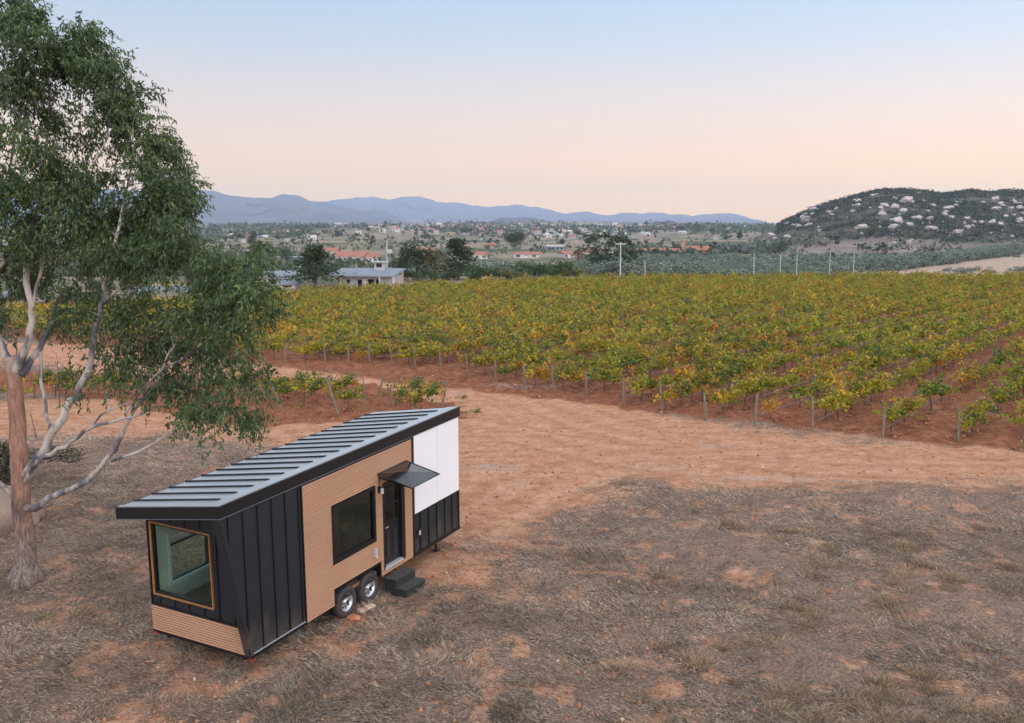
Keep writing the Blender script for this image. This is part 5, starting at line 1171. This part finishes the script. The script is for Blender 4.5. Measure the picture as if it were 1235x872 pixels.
# the far town
wm_ = ['stucco', 'dull_white', 'ochre', 'grey_wall', 'brick']; rm2 = ['tile_roof', 'sheet_roof', 'dull_white']
TH_ = []
for i in range(12):
    m = MB(); w, d, h = frng.uniform(.8, 1.5), frng.uniform(.7, 1.1), frng.uniform(.35, .6)
    m.box(-w / 2, w / 2, -d / 2, d / 2, -.25, h)
    o = m.build('house', M[wm_[int(frng.choice(5, p=[.42, .25, .12, .13, .08]))]]); 
    n0 = len(m.f); mm = MB()
    if frng.random() < .5: gable(mm, -w / 2, w / 2, -d / 2, d / 2, h + .002, .22, .05)
    else: mm.box(-w / 2 - .03, w / 2 + .03, -d / 2 - .03, d / 2 + .03, h + .002, h + .04)
    base = len(m.v); m.v += mm.v; m.f += [tuple(q + base for q in f_) for f_ in mm.f]; base2 = len(m.v)
    w2 = MB()
    for xx in (-.25, .2): w2.box(w * xx - .07, w * xx + .07, -d / 2 - .012, -d / 2 - .002, .12, h * .7)
    m.v += w2.v; m.f += [tuple(q + base2 for q in f_) for f_ in w2.f]
    bpy.data.objects.remove(o); o = m.build('house', M[wm_[int(frng.choice(5, p=[.42, .25, .12, .13, .08]))]])
    o.data.materials.append(M[rm2[int(frng.choice(3, p=[.4, .3, .3]))]]); o.data.materials.append(M['window_dark'])
    for j, p in enumerate(o.data.polygons):
        if n0 <= j < n0 + len(mm.f): p.material_index = 1
        elif j >= n0 + len(mm.f): p.material_index = 2
    TH_.append(o.data); bpy.data.objects.remove(o)
cl = [(300, 277, 60, 6), (345, 284, 40, 5), (400, 271, 50, 3), (470, 273, 60, 4), (540, 276, 60, 6), (590, 282, 50, 6), (640, 275, 50, 4), (690, 284, 50, 6), (760, 282, 50, 6), (840, 275, 50, 5), (500, 278, 60, 4), (560, 273, 80, 2), (700, 270, 60, 3), (280, 282, 40, 5), (860, 278, 40, 5), (640, 278, 70, 3)]
for i in range(290):
    c = cl[i % len(cl)]; px = c[0] + frng.normal() * c[2] * .6; py = min(299, max(272, c[1] + frng.normal() * c[3] * .7))
    if px > 900 or px < 225: continue
    g = ground(px, py); s = frng.uniform(4, 8) * g[1] / F * (.65 if py < 276 else 1)
    o = link(bpy.data.objects.new('house', TH_[frng.integers(0, 12)])); o.location = (g[0], g[1], g[2]); o.scale = (s, s, s * frng.uniform(.7, 1)); o.rotation_euler = (0, 0, frng.uniform(-.5, .5))
    tag(o, 'tiny pale house of the distant town across the valley', 'house', 'houses of the distant town')
# ------------------------------------------------------------------ mountains
def mountmat(name, c):
    m, nt, b = mat(name); n1 = noise(nt, .0035, 7, N(nt, 'ShaderNodeNewGeometry').outputs['Position'], .65)
    L(nt, ramp(nt, n1, [(.35, tuple(x * .7 for x in c)), (.65, tuple(x * 1.35 for x in c))]), b.inputs['Base Color']); b.inputs['Roughness'].default_value = 1; b.inputs['Specular IOR Level'].default_value = 0; return m
def ridge(name, prof, D, front, seed, m, rough=1.0):
    px = np.linspace(prof[0][0], prof[-1][0], 420); top = np.interp(px, [p[0] for p in prof], [p[1] for p in prof])
    top = top + (fbm(px / 9., px * 0, seed + 9, 4) - .5) * 3.2 * (9000. / D) ** -.3; ker = np.ones(3) / 3; top = np.convolve(np.pad(top, 1, 'edge'), ker, 'valid')
    X = np.array([ray(p, 268)[0] * D for p in px]); Z = np.array([ray(CX, t)[2] * D + CAMZ for t in top])
    T = np.concatenate([np.linspace(0, 1, 34), np.linspace(1, 2, 12)[1:]])
    V = np.zeros((len(T), len(px), 3))
    for i, t in enumerate(T):
        dd = (1 - t) * front * (1 if t <= 1 else .25)
        gl = (fbm(X / 520, np.full_like(X, t * 3.2), seed, 5) - .5) * front * .5 * np.sin(min(t, 1) * math.pi) * rough
        prof_ = (t ** .85 if t <= 1 else 1 - (t - 1) ** 1.3)
        hh = Z * prof_ + (np.abs(fbm(X / 420, np.full_like(X, t * 2.3), seed + 3, 5) - .5) * -2) * Z * .55 * np.sin(min(t, 1) * math.pi) * rough
        Y = D - dd + gl; V[i, :, 0] = X * (Y / D); V[i, :, 1] = Y; V[i, :, 2] = (hh - 12 * (1 - min(t * 6, 1)) - 12 * max(0, t - 1)) 
        if t <= 1: V[i, :, 2] = (V[i, :, 2] - CAMZ) * (Y / D) ** .5 + CAMZ if t > .5 else V[i, :, 2]
    n, k = len(T), len(px); idx = np.arange(n * k).reshape(n, k); Fq = np.stack([idx[:-1, :-1], idx[:-1, 1:], idx[1:, 1:], idx[1:, :-1]], -1).reshape(-1, 4)
    o = link(bpy.data.objects.new(name, npmesh(name, V.reshape(-1, 3), Fq, m, smooth=True))); tag(o, kind='structure'); return o
mm1 = mountmat('near_mountain', (.10, .095, .085)); mm2 = mountmat('far_mountain', (.11, .105, .10))
ridge('mountains', [(-300, 262), (-150, 246), (0, 234), (120, 228), (200, 231), (238.8, 228.8), (257.6, 230), (277.7, 235), (293, 238), (313, 239), (328, 239), (340.5, 234.6), (360.6, 235.6), (375.7, 243), (390, 244), (406, 247), (421, 250.5), (438, 255), (449, 252.5), (456, 251.6), (467, 254), (481, 261.5), (491, 267), (515, 272)], 6200, 1500, 7, mm1)
ridge('mountains', [(200, 262), (300, 240), (335, 239), (380, 243), (406, 240.6), (431, 238), (451, 237.6), (471, 241), (486, 238), (506, 237.6), (518, 239.5), (529, 244), (545, 244), (558, 244.8), (587.5, 250.6), (602, 248.3), (625, 246.8), (651.6, 250.6), (680.8, 257.3), (710, 255.6), (730, 260), (750.7, 256.4), (775, 257.5), (791.5, 255.6), (806, 258.5), (823.6, 258), (835, 260.8), (850, 258), (870, 256.5), (881.6, 257), (904, 262.8), (920, 267), (936, 271), (980, 276)], 9000, 2200, 17, mm2)
ridge('mountains', [(560, 274), (587, 268), (605, 261.8), (618, 263.6), (637, 262), (650, 264.5), (663, 268), (700, 269.5), (730, 267), (745, 268.5), (775, 268), (790, 266.5), (810, 270), (840, 272), (900, 276)], 4300, 600, 27, mm1, .6)
# ------------------------------------------------------------------ dark shrub at the far left, bare saplings behind the trunk
def shrub(px, py, h, w, cols, label, n=5200, leaf=.05, seed=3):
    g = ground(px, py); v, f, c = farcrown(seed, n, 'bush', cols, [1] * len(cols), leaf, 22); o = link(bpy.data.objects.new('shrub', npmesh('shrub', v * np.array([w, w, h]), f, M['far_leaf'], c))); o.location = g; tag(o, label, 'shrub'); return o
shrub(4, 584, 1.5, 2.0, [(.05, .045, .03), (.09, .08, .05), (.13, .12, .08)], 'dark dry shrub behind the eucalyptus at the left edge')
for (px, py, tpx, tpy) in [(72, 492, 68, 425), (77, 490, 84, 440), (152, 505, 146, 440)]:
    g = ground(px, py); T = at(tpx, tpy, g[1]) - g; m = MB(); sr = random.Random(px)
    m.tube([(0, 0, -.1), tuple(T * .5 + np.array([.05, 0, 0])), tuple(T)], [.03, .02, .006], 6)
    for k in range(16):
        t = sr.uniform(.3, .95); p = T * t; a = sr.uniform(0, 6.28); l = sr.uniform(.3, .7); q = p + np.array([math.cos(a) * l * .7, math.sin(a) * l * .7, l * .8]); m.tube([tuple(p), tuple(q)], [.01, .003], 4, False)
    o = m.build('sapling', M['vine_wood']); o.location = g; tag(o, 'bare thin sapling standing beyond the eucalyptus by the dirt road', 'sapling', 'bare saplings by the dirt road')
# ------------------------------------------------------------------ air, light, camera
HAZE = 1.3e-4
m, nt, b = mat('haze_air'); nt.nodes.remove(b); pv = N(nt, 'ShaderNodeVolumePrincipled'); pv.inputs['Density'].default_value = HAZE; pv.inputs['Color'].default_value = (.60, .74, 1, 1); pv.inputs['Anisotropy'].default_value = .0
L(nt, pv.outputs[0], nt.nodes['Material Output'].inputs['Volume'])
o = MB().box(-9900, 9900, -9900, 9900, -70, 330).build('haze', m); tag(o, kind='stuff')
SUN_EL, SUN_AZ = math.radians(7), math.radians(140)     # azimuth clockwise from +Y: behind the camera and to its right
w = bpy.data.worlds.new('World'); scn.world = w; w.use_nodes = True; nt = w.node_tree; bg = nt.nodes['Background']
sky = nt.nodes.new('ShaderNodeTexSky'); sky.sky_type = 'NISHITA'; sky.sun_disc = False; sky.sun_elevation = SUN_EL; sky.sun_rotation = SUN_AZ; sky.air_density = 1; sky.dust_density = .6; sky.ozone_density = 4.0; sky.altitude = 100
SB = .15
# twilight glow over the sky texture: warm along the horizon, blue above, brighter towards the side of the sun; overhead and behind the camera lifted, unseen, to light the scene
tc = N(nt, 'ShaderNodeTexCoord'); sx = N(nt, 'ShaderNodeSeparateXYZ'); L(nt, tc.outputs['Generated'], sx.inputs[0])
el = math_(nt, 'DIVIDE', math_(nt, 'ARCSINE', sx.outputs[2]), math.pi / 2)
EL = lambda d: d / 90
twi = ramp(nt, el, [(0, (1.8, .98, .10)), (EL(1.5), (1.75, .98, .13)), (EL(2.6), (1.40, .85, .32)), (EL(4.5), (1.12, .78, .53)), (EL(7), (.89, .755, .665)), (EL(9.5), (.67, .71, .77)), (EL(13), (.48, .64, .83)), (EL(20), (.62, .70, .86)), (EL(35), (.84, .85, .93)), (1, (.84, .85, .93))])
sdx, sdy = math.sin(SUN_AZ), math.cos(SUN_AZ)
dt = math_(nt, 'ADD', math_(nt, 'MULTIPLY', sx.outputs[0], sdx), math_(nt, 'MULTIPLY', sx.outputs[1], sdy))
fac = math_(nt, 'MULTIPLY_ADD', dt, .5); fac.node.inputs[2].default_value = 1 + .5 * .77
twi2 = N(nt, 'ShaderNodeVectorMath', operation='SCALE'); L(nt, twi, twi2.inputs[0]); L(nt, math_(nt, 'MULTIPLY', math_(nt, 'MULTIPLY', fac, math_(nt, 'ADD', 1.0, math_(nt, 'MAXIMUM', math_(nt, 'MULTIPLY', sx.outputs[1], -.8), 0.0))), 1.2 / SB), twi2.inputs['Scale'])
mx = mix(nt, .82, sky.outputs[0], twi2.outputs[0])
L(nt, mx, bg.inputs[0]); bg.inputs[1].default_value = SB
sl = bpy.data.lights.new('sun', 'SUN'); sl.energy = 1.2; sl.angle = math.radians(25); sl.color = (1, .80, .66); so = bpy.data.objects.new('sun', sl); col.objects.link(so)
sd = Vector((math.sin(SUN_AZ) * math.cos(SUN_EL), math.cos(SUN_AZ) * math.cos(SUN_EL), math.sin(SUN_EL))); so.rotation_euler = sd.to_track_quat('Z', 'Y').to_euler()
cam = bpy.data.cameras.new('camera'); co = bpy.data.objects.new('camera', cam); col.objects.link(co); co.location = (0, 0, CAMZ); co.rotation_euler = (math.pi / 2 - TH, 0, 0)
cam.sensor_fit = 'HORIZONTAL'; cam.sensor_width = 36; cam.lens = F / 1235 * 36; cam.clip_end = 40000; cam.clip_start = .1; scn.camera = co
scn.view_settings.view_transform = 'Standard'; scn.view_settings.look = 'None'; scn.view_settings.gamma = 1; scn.view_settings.exposure = 0.0
scn.cycles.use_denoising = True; scn.cycles.max_bounces = 6; scn.cycles.diffuse_bounces = 3; scn.cycles.transparent_max_bounces = 12; scn.cycles.volume_bounces = 1
scn.render.film_transparent = False
